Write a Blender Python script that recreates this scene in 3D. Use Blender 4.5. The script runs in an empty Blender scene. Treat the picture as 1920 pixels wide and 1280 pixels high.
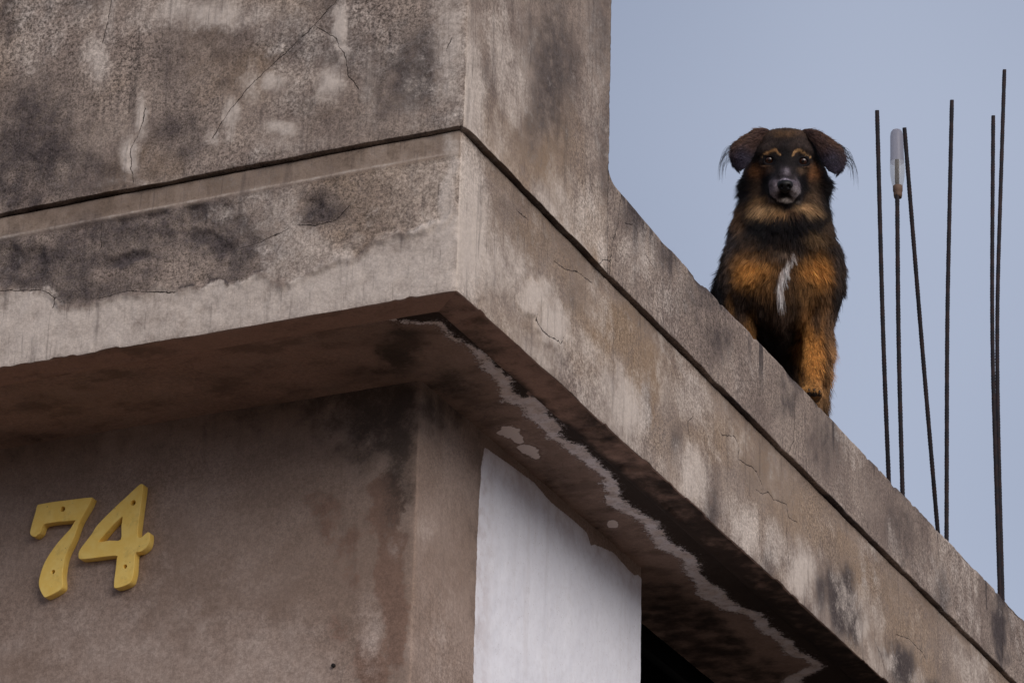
import bpy, math, random
import numpy as np
from mathutils import Vector, Matrix

S = bpy.context.scene
COL = S.collection
RAD = math.radians

# ------------------------------------------------------------------ camera
cam_data = bpy.data.cameras.new('camera')
cam_data.sensor_width = 36.0
cam_data.lens = 36.0 * 6969.7 / 1920.0
cam_data.clip_start = 0.05
cam_data.clip_end = 3000.0
cam = bpy.data.objects.new('camera', cam_data)
COL.objects.link(cam)
_r = Vector((0.9084, 0.4175, 0.0234)).normalized()
_f = Vector((-0.3899, 0.8255, 0.4082)).normalized()
_u = _r.cross(_f).normalized()
_r = _f.cross(_u).normalized()
cam.matrix_world = Matrix(((_r.x, _u.x, -_f.x, 2.4075), (_r.y, _u.y, -_f.y, -4.8842),
                           (_r.z, _u.z, -_f.z, 1.6), (0, 0, 0, 1)))
S.camera = cam

# ------------------------------------------------------------------ sky, sun, exposure
SUN_EL, SUN_AZ = RAD(29), RAD(128)           # azimuth clockwise from +Y, behind the photographer's right shoulder
world = bpy.data.worlds.new('World')
S.world = world
world.use_nodes = True
wn = world.node_tree.nodes
wl = world.node_tree.links
wn.clear()
w_out = wn.new('ShaderNodeOutputWorld')
w_bg = wn.new('ShaderNodeBackground')
w_sky = wn.new('ShaderNodeTexSky')
w_sky.sky_type = 'NISHITA'
w_sky.sun_disc = False
w_sky.sun_elevation = SUN_EL
w_sky.sun_rotation = SUN_AZ
w_sky.air_density = 1.0
w_sky.dust_density = 2.0
w_sky.ozone_density = 1.0
# an overcast sheet: the clear sky is mixed with an even grey-blue cloud layer with faint soft mottling
w_tc = wn.new('ShaderNodeTexCoord')
w_noise = wn.new('ShaderNodeTexNoise')
w_noise.inputs['Scale'].default_value = 3.0
w_noise.inputs['Detail'].default_value = 2.0
w_noise.inputs['Roughness'].default_value = 0.55
w_ramp = wn.new('ShaderNodeValToRGB')
w_ramp.color_ramp.elements[0].position = 0.3
w_ramp.color_ramp.elements[0].color = (2.75, 3.15, 4.2, 1)
w_ramp.color_ramp.elements[1].position = 0.7
w_ramp.color_ramp.elements[1].color = (4.4, 4.9, 6.15, 1)
w_mix = wn.new('ShaderNodeMix')
w_mix.data_type = 'RGBA'
w_mix.inputs[0].default_value = 0.88
wl.new(w_tc.outputs['Generated'], w_noise.inputs['Vector'])
wl.new(w_noise.outputs['Fac'], w_ramp.inputs['Fac'])
wl.new(w_sky.outputs['Color'], w_mix.inputs[6])
wl.new(w_ramp.outputs['Color'], w_mix.inputs[7])
wl.new(w_mix.outputs[2], w_bg.inputs['Color'])
w_bg.inputs['Strength'].default_value = 0.073
wl.new(w_bg.outputs['Background'], w_out.inputs['Surface'])

sun_data = bpy.data.lights.new('sun', 'SUN')
sun_data.energy = 1.5
sun_data.angle = RAD(42)
sun_data.color = (1.0, 0.93, 0.86)
sun = bpy.data.objects.new('sun', sun_data)
COL.objects.link(sun)
_sd = Vector((math.sin(SUN_AZ) * math.cos(SUN_EL), math.cos(SUN_AZ) * math.cos(SUN_EL), math.sin(SUN_EL)))
sun.rotation_euler = _sd.to_track_quat('Z', 'Y').to_euler()
sun.location = (3, -4, 9)

S.view_settings.view_transform = 'Standard'
S.view_settings.look = 'None'
S.view_settings.exposure = 0.6
S.view_settings.gamma = 1.0
S.view_settings.use_curve_mapping = False
S.cycles.max_bounces = 8
S.cycles.transparent_max_bounces = 16

# ------------------------------------------------------------------ helpers
rng = np.random.default_rng(74)


def _hash(ix, iy, iz, seed):
    h = (ix.astype(np.int64) * 374761393 + iy.astype(np.int64) * 668265263 + iz.astype(np.int64) * 2147483647
         + seed * 974634777) & 0xFFFFFFFF
    h = ((h ^ (h >> 13)) * 1274126177) & 0xFFFFFFFF
    h = ((h ^ (h >> 16)) * 2246822519) & 0xFFFFFFFF
    return ((h ^ (h >> 15)) & 0xFFFF) / 65535.0


def vnoise(x, y, z, seed=0):
    """smooth value noise in -1..1 (vectorised)"""
    x, y, z = np.broadcast_arrays(np.asarray(x, float), np.asarray(y, float), np.asarray(z, float))
    ix, iy, iz = np.floor(x), np.floor(y), np.floor(z)
    fx, fy, fz = x - ix, y - iy, z - iz
    fx, fy, fz = [t * t * t * (t * (t * 6 - 15) + 10) for t in (fx, fy, fz)]
    ix, iy, iz = ix.astype(np.int64), iy.astype(np.int64), iz.astype(np.int64)
    r = 0
    for dx in (0, 1):
        for dy in (0, 1):
            for dz in (0, 1):
                w = (fx if dx else 1 - fx) * (fy if dy else 1 - fy) * (fz if dz else 1 - fz)
                r = r + w * _hash(ix + dx, iy + dy, iz + dz, seed)
    return r * 2 - 1


def fbm(x, y, z, octs=4, seed=0, gain=0.5):
    r, a, t = 0, 1.0, 0.0
    for o in range(octs):
        k = 2.03 ** o
        r = r + a * vnoise(np.asarray(x) * k + 3.1 * o, np.asarray(y) * k + 7.7 * o, np.asarray(z) * k + 1.3 * o, seed + o)
        t += a
        a *= gain
    return r / t


def sstep(a, b, x):
    t = np.clip((x - a) / (b - a), 0, 1)
    return t * t * (3 - 2 * t)


def tag(o, label=None, cat=None, group=None, kind=None):
    for k, v in (('label', label), ('category', cat), ('group', group), ('kind', kind)):
        if v:
            o[k] = v
    return o


def empty(name, loc=(0, 0, 0)):
    o = bpy.data.objects.new(name, None)
    o.location = loc
    o.empty_display_size = 0.1
    COL.objects.link(o)
    return o


def link(name, me, mat=None, parent=None, smooth=True):
    o = bpy.data.objects.new(name, me)
    COL.objects.link(o)
    if mat:
        me.materials.append(mat)
    if smooth:
        me.polygons.foreach_set('use_smooth', np.ones(len(me.polygons), bool))
    if parent:
        o.parent = parent
        o.matrix_parent_inverse = Matrix.Translation(-parent.location)
    return o


def mesh_np(name, V, F):
    me = bpy.data.meshes.new(name)
    V = np.ascontiguousarray(V, np.float32)
    F = np.ascontiguousarray(F, np.int32)
    n = F.shape[1]
    me.vertices.add(len(V))
    me.vertices.foreach_set('co', V.ravel())
    me.loops.add(F.size)
    me.loops.foreach_set('vertex_index', F.ravel())
    me.polygons.add(len(F))
    me.polygons.foreach_set('loop_start', np.arange(0, F.size, n, dtype=np.int32))
    me.update(calc_edges=True)
    me.validate()
    return me


def grid_faces(nr, nc, flip=False, base=0):
    i = np.arange(nr * nc).reshape(nr, nc) + base
    a, b, c, d = i[:-1, :-1], i[:-1, 1:], i[1:, 1:], i[1:, :-1]
    q = np.stack([a, b, c, d] if not flip else [a, d, c, b], -1)
    return q.reshape(-1, 4)


def add_attrs(me, attrs):
    for k, v in attrs.items():
        a = me.attributes.new(k, 'FLOAT', 'POINT')
        a.data.foreach_set('value', np.ascontiguousarray(v, np.float32).ravel())


def boxes(name, lst, mat, parent=None):
    V, F = [], []
    for (x0, x1, y0, y1, z0, z1) in lst:
        b = len(V)
        V += [(x, y, z) for z in (z0, z1) for x, y in ((x0, y0), (x1, y0), (x1, y1), (x0, y1))]
        F += [tuple(b + i for i in q) for q in ((3, 2, 1, 0), (4, 5, 6, 7), (0, 1, 5, 4), (1, 2, 6, 5), (2, 3, 7, 6), (3, 0, 4, 7))]
    return link(name, mesh_np(name, np.array(V, float), np.array(F)), mat, parent, smooth=False)


def tube(name, pts, r, mat, parent=None, seg=12, rib=None):
    """round bar along a polyline; rib=(pitch, height) gives the bar rolled ribs"""
    P = np.array(pts, float)
    n = len(P)
    T = np.gradient(P, axis=0)
    T /= np.linalg.norm(T, axis=1)[:, None]
    ref = np.array([0.37, 0.92, 0.1])
    A = np.cross(T, ref)
    A /= np.linalg.norm(A, axis=1)[:, None]
    B = np.cross(T, A)
    th = np.linspace(0, 2 * np.pi, seg, endpoint=False)
    R = np.full((n, seg), r) if np.isscalar(r) else np.repeat(np.asarray(r, float)[:, None], seg, 1)
    if rib:
        d = np.concatenate([[0], np.cumsum(np.linalg.norm(np.diff(P, axis=0), axis=1))])
        ph = d[:, None] / rib[0] + 0.35 * np.sin(th * 2)[None]
        R = R + rib[1] * sstep(0.45, 0.8, np.abs(((ph % 1) - 0.5) * 2) ** 1.0) + rib[1] * 0.9 * (np.abs(np.cos(th))[None] > 0.96)
    V = P[:, None] + R[..., None] * (np.cos(th)[None, :, None] * A[:, None] + np.sin(th)[None, :, None] * B[:, None])
    V = V.reshape(-1, 3)
    F = []
    i = np.arange(n * seg).reshape(n, seg)
    j = np.roll(i, -1, 1)
    F = np.stack([i[:-1], j[:-1], j[1:], i[1:]], -1).reshape(-1, 4)
    V = np.concatenate([V, P[:1], P[-1:]])
    c0, c1 = n * seg, n * seg + 1
    caps = [(c0, j[0, k], i[0, k], i[0, k]) for k in range(seg)] + [(c1, i[-1, k], j[-1, k], j[-1, k]) for k in range(seg)]
    me = bpy.data.meshes.new(name)
    me.from_pydata([tuple(v) for v in V], [], [tuple(int(x) for x in f) for f in F] + [tuple(int(x) for x in f[:3]) for f in caps])
    me.update()
    return link(name, me, mat, parent)


class NT:
    """small wrapper for building node materials"""

    def __init__(self, name):
        self.m = bpy.data.materials.new(name)
        self.m.use_nodes = True
        self.n = self.m.node_tree.nodes
        self.l = self.m.node_tree.links
        self.b = self.n['Principled BSDF']
        self.co = self.n.new('ShaderNodeTexCoord').outputs['Object']

    def put(self, sock, v):
        if isinstance(v, bpy.types.NodeSocket):
            self.l.new(v, sock)
        elif isinstance(v, tuple) and sock.type == 'RGBA' and len(v) == 3:
            sock.default_value = (*v, 1)
        else:
            sock.default_value = v

    def math(self, op, a, b=0.0, c=0.0, clamp=False):
        n = self.n.new('ShaderNodeMath')
        n.operation = op
        n.use_clamp = clamp
        for i, v in enumerate((a, b, c)):
            self.put(n.inputs[i], v)
        return n.outputs[0]

    def attr(self, name, out='Fac'):
        n = self.n.new('ShaderNodeAttribute')
        n.attribute_name = name
        return n.outputs[out]

    def mapping(self, scale=(1, 1, 1), loc=(0, 0, 0)):
        n = self.n.new('ShaderNodeMapping')
        n.inputs['Scale'].default_value = scale
        n.inputs['Location'].default_value = loc
        self.l.new(self.co, n.inputs['Vector'])
        return n.outputs[0]

    def noise(self, scale, detail=3, rough=0.55, vec=None, dist=0.0, out='Fac'):
        n = self.n.new('ShaderNodeTexNoise')
        self.l.new(vec or self.co, n.inputs['Vector'])
        n.inputs['Scale'].default_value = scale
        n.inputs['Detail'].default_value = detail
        n.inputs['Roughness'].default_value = rough
        n.inputs['Distortion'].default_value = dist
        return n.outputs[out]

    def voro(self, scale, feature='F1', vec=None):
        n = self.n.new('ShaderNodeTexVoronoi')
        n.feature = feature
        self.l.new(vec or self.co, n.inputs['Vector'])
        n.inputs['Scale'].default_value = scale
        return n.outputs['Distance']

    def rng(self, v, a, b, c=0.0, d=1.0, smooth=True):
        n = self.n.new('ShaderNodeMapRange')
        n.interpolation_type = 'SMOOTHSTEP' if smooth else 'LINEAR'
        for i, x in enumerate((v, a, b, c, d)):
            self.put(n.inputs[i], x)
        return n.outputs[0]

    def mix(self, f, a, b, mode='MIX'):
        n = self.n.new('ShaderNodeMix')
        n.data_type = 'RGBA'
        n.blend_type = mode
        n.clamp_factor = True
        self.put(n.inputs[0], f)
        self.put(n.inputs[6], a)
        self.put(n.inputs[7], b)
        return n.outputs[2]

    def bump(self, h, strength, dist, normal=None):
        n = self.n.new('ShaderNodeBump')
        n.inputs['Strength'].default_value = strength
        n.inputs['Distance'].default_value = dist
        self.l.new(h, n.inputs['Height'])
        if normal:
            self.l.new(normal, n.inputs['Normal'])
        return n.outputs[0]

    def finish(self, col=None, rough=None, normal=None, spec=0.3):
        if col is not None:
            self.put(self.b.inputs['Base Color'], col)
        if rough is not None:
            self.put(self.b.inputs['Roughness'], rough)
        if normal is not None:
            self.l.new(normal, self.b.inputs['Normal'])
        self.b.inputs['Specular IOR Level'].default_value = spec
        return self.m


def simple(name, col, rough=0.6, metal=0.0, spec=0.4):
    t = NT(name)
    t.b.inputs['Metallic'].default_value = metal
    return t.finish(col, rough, None, spec)


# ------------------------------------------------------------------ measured marks on the plaster
# PALE / DARK / RUST: soft patches as (u, z, quadratic form, strength) in the plane of each face
PALE = {
  'UL': [(-0.351, 4.561, 2056.4, 506.7, 1974.7, 0.8), (-0.252, 4.551, 1277.9, 183.2, 604.3, 0.9), (-0.336, 4.476, 863.2, 1009.1, 4983.5, 0.7), (-0.229, 4.648, 3819.3, 234.8, 268.9, 0.9), (-0.614, 4.557, 3524.9, 373.1, 598.7, 0.8), (-0.629, 4.482, 2804.5, 322.4, 605.6, 0.8), (-0.398, 4.57, 1664.5, 215.7, 595.5, 0.5), (-0.442, 4.522, 3691.7, 345.7, 608.8, 0.7), (-0.47, 4.487, 6574.0, 803.3, 2009.9, 0.6), (-0.712, 4.686, 1117.3, 160.9, 362.1, 0.7), (-0.697, 4.768, 1789.0, 212.7, 359.3, 0.5), (-0.502, 4.732, 73.8, 157.6, 732.4, 0.7), (-0.092, 4.488, 1148.7, 57.7, 69.9, 0.35), (-0.03, 4.556, 651.6, 29.9, 38.5, 0.65), (-0.173, 4.535, 2077.9, 115.1, 123.4, 0.4), (-0.319, 4.443, 173.6, 479.7, 2464.8, 0.4), (-0.564, 4.414, 190.1, 927.8, 4950.4, 0.3)],
  'UR': [(0.009, 4.468, 303.5, -2.5, 45.4, 0.8), (0.107, 4.405, 158.4, -38.7, 100.1, 0.5), (0.518, 4.76, 255.8, -1.4, 21.0, 0.35), (0.157, 4.653, 144.5, -25.3, 64.5, 0.3), (0.721, 4.51, 165.8, -150.7, 345.5, 0.5), (0.505, 4.456, 76.9, -62.1, 142.2, 0.3), (0.848, 4.469, 102.2, -100.3, 236.2, 0.35), (1.251, 4.483, 157.8, -200.9, 492.4, 0.3), (1.853, 4.464, 76.5, -107.3, 283.6, 0.2), (2.397, 4.454, 42.0, -63.8, 179.4, 0.3), (0.388, 4.476, 171.1, -113.8, 258.1, 0.3)],
  'FL': [(-0.037, 4.171, 314.3, 73.6, 358.5, 0.7), (-0.016, 4.244, 2703.7, 98.7, 49.7, 0.9), (-0.153, 4.172, 100.8, 155.8, 875.7, 0.5), (-0.053, 4.338, 501.0, 419.2, 2146.0, 0.3), (-0.81, 4.241, 336.6, 542.7, 3047.5, 0.6), (-0.358, 4.301, 1326.6, 1343.5, 7071.7, 0.5), (-0.432, 4.344, 439.9, 951.4, 5095.8, 0.4)],
  'FR': [(0.037, 4.258, 189.6, -9.1, 47.2, 1.0), (0.081, 4.219, 94.8, -68.7, 164.9, 0.7), (0.37, 4.226, 292.9, -229.2, 564.0, 1.0), (0.292, 4.242, 243.7, -264.2, 629.2, 0.8), (0.205, 4.254, 211.4, -171.5, 408.5, 0.6), (0.708, 4.197, 184.4, -99.0, 259.2, 0.9), (0.612, 4.204, 170.3, -150.0, 380.3, 0.6), (1.01, 4.172, 185.4, -66.3, 180.1, 0.75), (0.959, 4.184, 422.8, -131.2, 356.5, 0.5), (1.28, 4.164, 218.4, -85.5, 233.3, 0.8), (1.197, 4.177, 241.1, -125.5, 340.8, 0.4), (1.567, 4.184, 168.9, -134.1, 375.0, 0.85), (1.421, 4.182, 248.0, -119.4, 326.2, 0.6), (1.939, 4.197, 317.5, -252.9, 723.2, 0.6), (2.095, 4.173, 587.4, -434.2, 1258.3, 0.6), (2.273, 4.195, 545.5, -416.8, 1214.0, 0.5), (0.518, 4.227, 216.2, -244.7, 602.9, 0.5), (0.855, 4.281, 259.4, -219.7, 556.1, 0.4), (0.427, 4.2, 120.2, -161.7, 395.4, 0.5)],
  'WL': [(-0.311, 3.685, 1748.6, 105.4, 230.0, 0.6), (-0.268, 3.842, 3900.4, 250.7, 678.3, 0.35), (-0.817, 3.701, 14.7, 10.0, 72.3, 0.35), (-0.481, 3.65, 70.2, 20.5, 135.7, 0.5), (-0.611, 3.762, 43.1, 12.1, 72.9, 0.3)],
  'WR': [(0.378, 3.87, 866.3, -373.7, 1186.7, 0.5), (0.452, 3.704, 148.5, -14.9, 75.9, 0.35)],
  'SO': [(-0.184, 0.608, 3429.4, 898.8, 2137.5, 1.5), (-0.182, 0.636, 4923.1, 1584.7, 2425.5, 1.5), (-0.19, 0.694, 2006.4, 529.2, 1217.3, 1.5), (-0.192, 0.728, 6598.4, 1997.9, 3428.2, 1.2), (-0.192, 1.084, 7324.7, 2079.7, 3642.3, 1.5), (-0.224, 0.285, 716.7, 34.1, 816.4, 0.25), (-0.657, 0.187, 38.8, -28.3, 111.1, 0.12)],
}
DARK = {
  'UL': [(-0.094, 4.539, 292.1, 42.0, 152.8, 0.7), (-0.101, 4.48, 437.8, 139.8, 622.5, 0.3), (-0.227, 4.607, 299.5, 135.7, 594.7, 0.5), (-0.309, 4.634, 292.9, 135.5, 585.9, 0.5), (-0.445, 4.652, 126.3, 59.8, 255.2, 0.35), (-0.548, 4.632, 256.4, 35.9, 92.0, 0.3), (-0.83, 4.552, 89.1, 22.1, 75.1, 0.6), (-0.726, 4.459, 49.3, 52.3, 260.7, 0.45), (-0.539, 4.506, 199.0, 64.0, 263.0, 0.45), (-0.378, 4.394, 82.4, 78.5, 395.7, 0.3), (-0.303, 4.51, 634.4, 152.1, 606.4, 0.3), (-0.159, 4.442, 126.9, 126.3, 624.8, 0.25), (-0.802, 4.726, 245.4, 70.1, 243.4, 0.25)],
  'UR': [(0.333, 4.69, 86.8, -22.6, 52.3, 0.6), (0.272, 4.555, 182.3, -118.6, 258.9, 0.4), (0.538, 4.869, 313.9, -41.7, 101.0, 0.5), (0.568, 4.698, 871.5, -0.4, 59.4, 0.4), (0.719, 4.585, 283.6, -237.1, 531.1, 0.6), (0.872, 4.577, 263.2, -226.6, 516.9, 0.5), (0.394, 4.355, 126.8, -114.0, 265.8, 0.25), (0.572, 4.592, 476.1, -98.8, 242.1, 0.4), (0.978, 4.524, 180.7, -219.2, 513.1, 0.4), (1.112, 4.493, 233.0, -209.6, 504.1, 0.35), (1.728, 4.534, 139.6, -80.6, 198.1, 0.5), (2.431, 4.428, 314.0, -83.4, 180.8, 0.6), (2.854, 4.496, 259.7, -64.8, 123.3, 0.7), (2.153, 4.478, 116.2, -72.6, 186.4, 0.3), (1.483, 4.531, 225.3, -86.7, 207.0, 0.45)],
  'FL': [(-0.259, 4.317, 378.5, 256.3, 1303.7, 0.62), (-0.273, 4.305, 804.2, 988.0, 5232.5, 0.4), (-0.46, 4.294, 112.0, 181.5, 983.1, 0.65), (-0.614, 4.292, 380.1, 707.0, 3882.4, 0.7), (-0.817, 4.318, 73.8, 73.4, 385.5, 0.6), (-0.67, 4.342, 55.9, 112.3, 607.6, 0.5), (-0.356, 4.256, 312.7, 218.9, 1142.7, 0.5), (-0.535, 4.348, 229.6, 459.9, 2466.8, 0.4), (-0.158, 4.289, 425.9, 70.6, 288.4, 0.25), (-0.392, 4.352, 201.5, 725.3, 3908.0, 0.3), (-0.143, 4.385, 196.3, 488.6, 2541.4, 0.2)],
  'FR': [(1.812, 4.206, 233.9, -89.9, 240.5, 1.2), (1.751, 4.231, 626.6, -311.7, 845.6, 0.7), (1.874, 4.181, 296.3, -167.7, 469.5, 0.9), (2.17, 4.185, 234.4, -188.4, 549.5, 1.1), (2.069, 4.182, 486.2, -431.9, 1261.4, 0.6), (2.343, 4.193, 259.3, -391.1, 1198.6, 0.6), (0.769, 4.226, 942.6, -262.2, 708.5, 0.7), (1.09, 4.138, 494.3, -164.7, 453.9, 0.6), (1.392, 4.139, 529.2, -157.0, 428.1, 0.6), (1.688, 4.186, 613.0, -223.0, 599.5, 0.7), (0.932, 4.216, 1148.9, -251.4, 687.2, 0.5), (0.287, 4.34, 152.9, -272.4, 613.8, 0.25), (0.468, 4.308, 661.6, -436.4, 1062.4, 0.3), (1.572, 4.406, 37.0, -79.5, 209.1, 0.25), (0.198, 4.37, 261.1, -276.4, 620.5, 0.3), (2.217, 4.405, 28.0, -65.5, 186.6, 0.25)],
  'WL': [(-0.318, 4.064, 123.1, 29.4, 157.2, 0.5), (-0.27, 4.027, 1083.0, 49.4, 41.1, 0.7), (-0.467, 4.147, 38.7, 97.6, 608.6, 0.3)],
  'WR': [(0.423, 4.114, 120.8, -152.4, 395.6, 0.5), (0.575, 3.942, 807.6, 47.7, 14.1, 0.3)],
  'SO': [(-0.211, 0.218, 633.1, 277.8, 224.1, 0.8), (-0.293, 0.282, 451.3, -329.9, 1237.9, 0.5), (-0.478, 0.184, 327.7, -28.9, 503.4, 0.3), (-0.283, 0.142, 422.6, -228.5, 1000.9, 0.3), (-0.202, 0.367, 285.2, 87.6, 166.8, 0.5), (-0.837, 0.166, 261.3, -239.2, 858.2, 0.3), (-0.992, 0.312, 377.8, -251.5, 1072.7, 0.4), (-0.213, 0.54, 265.8, 104.6, 100.2, 0.35), (-0.267, 1.132, 235.4, 82.2, 89.6, 0.5), (-0.239, 0.825, 142.8, 47.6, 65.5, 0.4)],
}
RUST = {
  'UL': [(-0.305, 4.562, 27.5, 14.5, 65.6, 0.25), (-0.7, 4.537, 24.4, 10.8, 46.6, 0.15), (-0.313, 4.708, 311.3, 231.4, 1022.6, 0.4)],
  'UR': [(0.211, 4.455, 40.5, -18.4, 42.6, 0.5), (0.438, 4.385, 56.7, -63.8, 146.7, 0.5), (0.084, 4.434, 268.6, -32.4, 100.2, 0.5)],
  'FL': [(-0.058, 4.222, 440.2, 68.8, 296.4, 0.3), (-0.084, 4.383, 333.1, 228.2, 1135.5, 0.35), (-0.262, 4.378, 207.9, 968.9, 5138.1, 0.3)],
  'FR': [(0.633, 4.316, 91.2, -105.7, 255.5, 0.9), (0.78, 4.293, 167.2, -71.4, 183.1, 1.1), (0.793, 4.235, 489.8, -217.5, 569.3, 0.8), (0.538, 4.317, 95.7, -109.0, 260.3, 0.6), (0.287, 4.35, 109.5, -118.8, 271.6, 0.6), (1.17, 4.319, 37.8, -65.5, 168.7, 0.6), (1.57, 4.314, 45.1, -78.8, 213.5, 0.6), (1.944, 4.298, 49.3, -70.8, 200.3, 0.7), (0.421, 4.349, 147.7, -163.8, 381.2, 0.5), (2.21, 4.282, 43.9, -65.5, 191.7, 0.6)],
  'WL': [(-0.27, 3.765, 1284.0, 58.8, 50.2, 0.85), (-0.309, 3.629, 787.7, 73.0, 315.1, 0.8), (-0.291, 3.922, 762.4, 62.5, 214.8, 0.7), (-0.362, 3.701, 1108.6, 108.6, 443.5, 0.45), (-0.413, 3.92, 388.1, 60.2, 288.3, 0.45), (-0.441, 3.673, 291.3, 168.1, 1227.4, 0.3), (-0.348, 3.824, 615.7, 46.1, 132.6, 0.45)],
  'WR': [(0.374, 3.918, 262.9, -7.7, 73.8, 0.2)],
  'SO': [(-0.579, 0.048, 18.6, -14.4, 54.5, 0.7), (-0.175, 0.046, 200.3, -379.6, 1012.5, 0.9), (-0.464, 0.214, 53.4, -22.8, 117.4, 0.5), (-0.232, 0.281, 678.1, 129.9, 577.2, 0.4)],
}
CRACK = {
  'UL': [[(-0.607, 4.571), (-0.612, 4.53), (-0.63, 4.498), (-0.627, 4.453)], [(-0.232, 4.721), (-0.246, 4.704), (-0.28, 4.67), (-0.325, 4.632), (-0.369, 4.6), (-0.408, 4.567), (-0.442, 4.528), (-0.47, 4.484)], [(-0.28, 4.661), (-0.243, 4.631), (-0.22, 4.585), (-0.214, 4.553), (-0.195, 4.524)], [(-0.028, 4.584), (-0.036, 4.565)], [(-0.693, 4.799), (-0.696, 4.757), (-0.704, 4.716)], [(-0.624, 4.45), (-0.621, 4.424)]],
  'UR': [[(0.65, 4.591), (0.641, 4.555), (0.635, 4.52), (0.614, 4.479), (0.603, 4.442), (0.595, 4.402)], [(0.596, 4.436), (0.572, 4.427), (0.549, 4.408)], [(0.666, 4.535), (0.698, 4.547)], [(1.532, 4.55), (1.527, 4.479), (1.523, 4.449), (1.493, 4.414)], [(0.763, 4.52), (0.794, 4.512)], [(1.058, 4.514), (1.066, 4.463), (1.058, 4.437)], [(2.881, 4.57), (2.862, 4.421)]],
  'FL': [[(-0.682, 4.36), (-0.679, 4.319)], [(-0.317, 4.289), (-0.377, 4.275), (-0.407, 4.27)], [(-0.298, 4.295), (-0.267, 4.287), (-0.228, 4.29), (-0.204, 4.312)], [(-0.676, 4.223), (-0.62, 4.228), (-0.526, 4.209)], [(-0.877, 4.273), (-0.79, 4.259), (-0.762, 4.238), (-0.766, 4.223)]],
  'FR': [[(0.303, 4.207), (0.301, 4.196), (0.33, 4.187), (0.363, 4.19), (0.396, 4.197), (0.405, 4.195), (0.418, 4.214)], [(1.143, 4.325), (1.154, 4.318), (1.219, 4.342), (1.242, 4.331), (1.239, 4.302), (1.269, 4.305), (1.309, 4.312), (1.337, 4.312), (1.365, 4.297)], [(1.331, 4.276), (1.359, 4.276), (1.402, 4.295), (1.423, 4.288), (1.496, 4.304), (1.504, 4.281), (1.552, 4.287)], [(1.495, 4.259), (1.497, 4.237), (1.503, 4.2), (1.508, 4.179)], [(2.143, 4.249), (2.188, 4.26), (2.229, 4.267), (2.264, 4.266), (2.306, 4.265), (2.333, 4.258)], [(2.004, 4.194), (2.02, 4.185), (2.049, 4.169), (2.067, 4.146), (2.089, 4.126)], [(0.376, 4.339), (0.421, 4.344), (0.478, 4.363), (0.536, 4.368)], [(0.22, 4.365), (0.259, 4.366)], [(1.009, 4.3), (0.983, 4.279), (0.999, 4.242)]],
  'WL': [],
  'WR': [],
  'SO': [],
}
SALT = [(-0.272, 0.062, 0.0025), (-0.196, 0.088, 0.0058), (-0.167, 0.09, 0.0116), (-0.148, 0.111, 0.0067), (-0.117, 0.127, 0.0058), (-0.097, 0.137, 0.01), (-0.101, 0.177, 0.0117), (-0.102, 0.199, 0.0067), (-0.091, 0.237, 0.0068), (-0.086, 0.279, 0.0154), (-0.098, 0.334, 0.026), (-0.099, 0.395, 0.0228), (-0.115, 0.439, 0.0213), (-0.118, 0.48, 0.0269), (-0.088, 0.492, 0.0358), (-0.106, 0.543, 0.0327), (-0.104, 0.596, 0.0275), (-0.122, 0.654, 0.0224), (-0.107, 0.707, 0.0226), (-0.104, 0.782, 0.0211), (-0.104, 0.85, 0.0175), (-0.117, 0.915, 0.0197), (-0.143, 0.97, 0.03), (-0.134, 1.037, 0.0244), (-0.12, 1.1, 0.0226), (-0.138, 1.168, 0.0271), (-0.142, 1.226, 0.0275), (-0.123, 1.286, 0.0256), (-0.144, 1.365, 0.0239), (-0.152, 1.425, 0.0243), (-0.157, 1.493, 0.0447), (-0.152, 1.58, 0.0296), (-0.121, 1.632, 0.0206), (-0.132, 1.711, 0.0233), (-0.123, 1.8, 0.0214), (-0.131, 1.884, 0.0217), (-0.112, 1.926, 0.017), (-0.112, 1.973, 0.0196), (-0.144, 1.997, 0.0247), (-0.185, 2.025, 0.0275), (-0.225, 2.083, 0.0279), (-0.248, 2.225, 0.0288), (-0.235, 2.385, 0.0296), (-0.255, 2.578, 0.028)]
WAVY = [(-0.943, 4.284), (-0.877, 4.273), (-0.779, 4.253), (-0.75, 4.218), (-0.661, 4.218), (-0.557, 4.217), (-0.434, 4.206), (-0.373, 4.205), (-0.292, 4.191), (-0.214, 4.211), (-0.137, 4.237), (-0.059, 4.247), (-0.005, 4.261)]
PAINT_TOP = [(0.583, 4.096), (0.593, 4.112), (0.631, 4.114), (0.71, 4.119), (0.803, 4.122), (0.874, 4.112), (0.917, 4.113), (0.983, 4.115), (1.045, 4.113), (1.065, 4.095), (1.082, 4.103), (1.171, 4.119), (1.248, 4.11), (1.275, 4.109), (1.29, 4.116), (1.306, 4.115)]
PAINT_L = [(0.593, 4.112), (0.582, 4.065), (0.579, 4.013), (0.575, 3.942), (0.575, 3.842), (0.573, 3.764), (0.573, 3.667)]
RODS = [[(-0.1, 2.3715, 5.62), (-0.1, 2.3833, 5.0456), (-0.1, 2.4034, 4.716)], [(-0.06, 2.3887, 5.4932), (-0.06, 2.3716, 5.0341), (-0.06, 2.3788, 4.6653)], [(-0.1, 2.5662, 5.6691), (-0.1, 2.656, 5.1593), (-0.1, 2.741, 4.7124)], [(-0.06, 2.8121, 5.854), (-0.06, 2.7284, 5.2323), (-0.06, 2.6815, 4.6645)], [(-0.05, 3.115, 5.9562), (-0.05, 3.0547, 5.4314), (-0.05, 3.0411, 5.2212), (-0.05, 3.0427, 4.9991), (-0.05, 3.0415, 4.6488)], [(-0.08, 3.3237, 6.1969), (-0.08, 3.196, 5.4972), (-0.08, 3.1758, 5.3094), (-0.08, 3.1654, 5.0505), (-0.08, 3.1595, 4.6934)]]
BOTTLE = [(-0.06, 2.395, 5.5722), (-0.06, 2.3851, 5.3971)]
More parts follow.
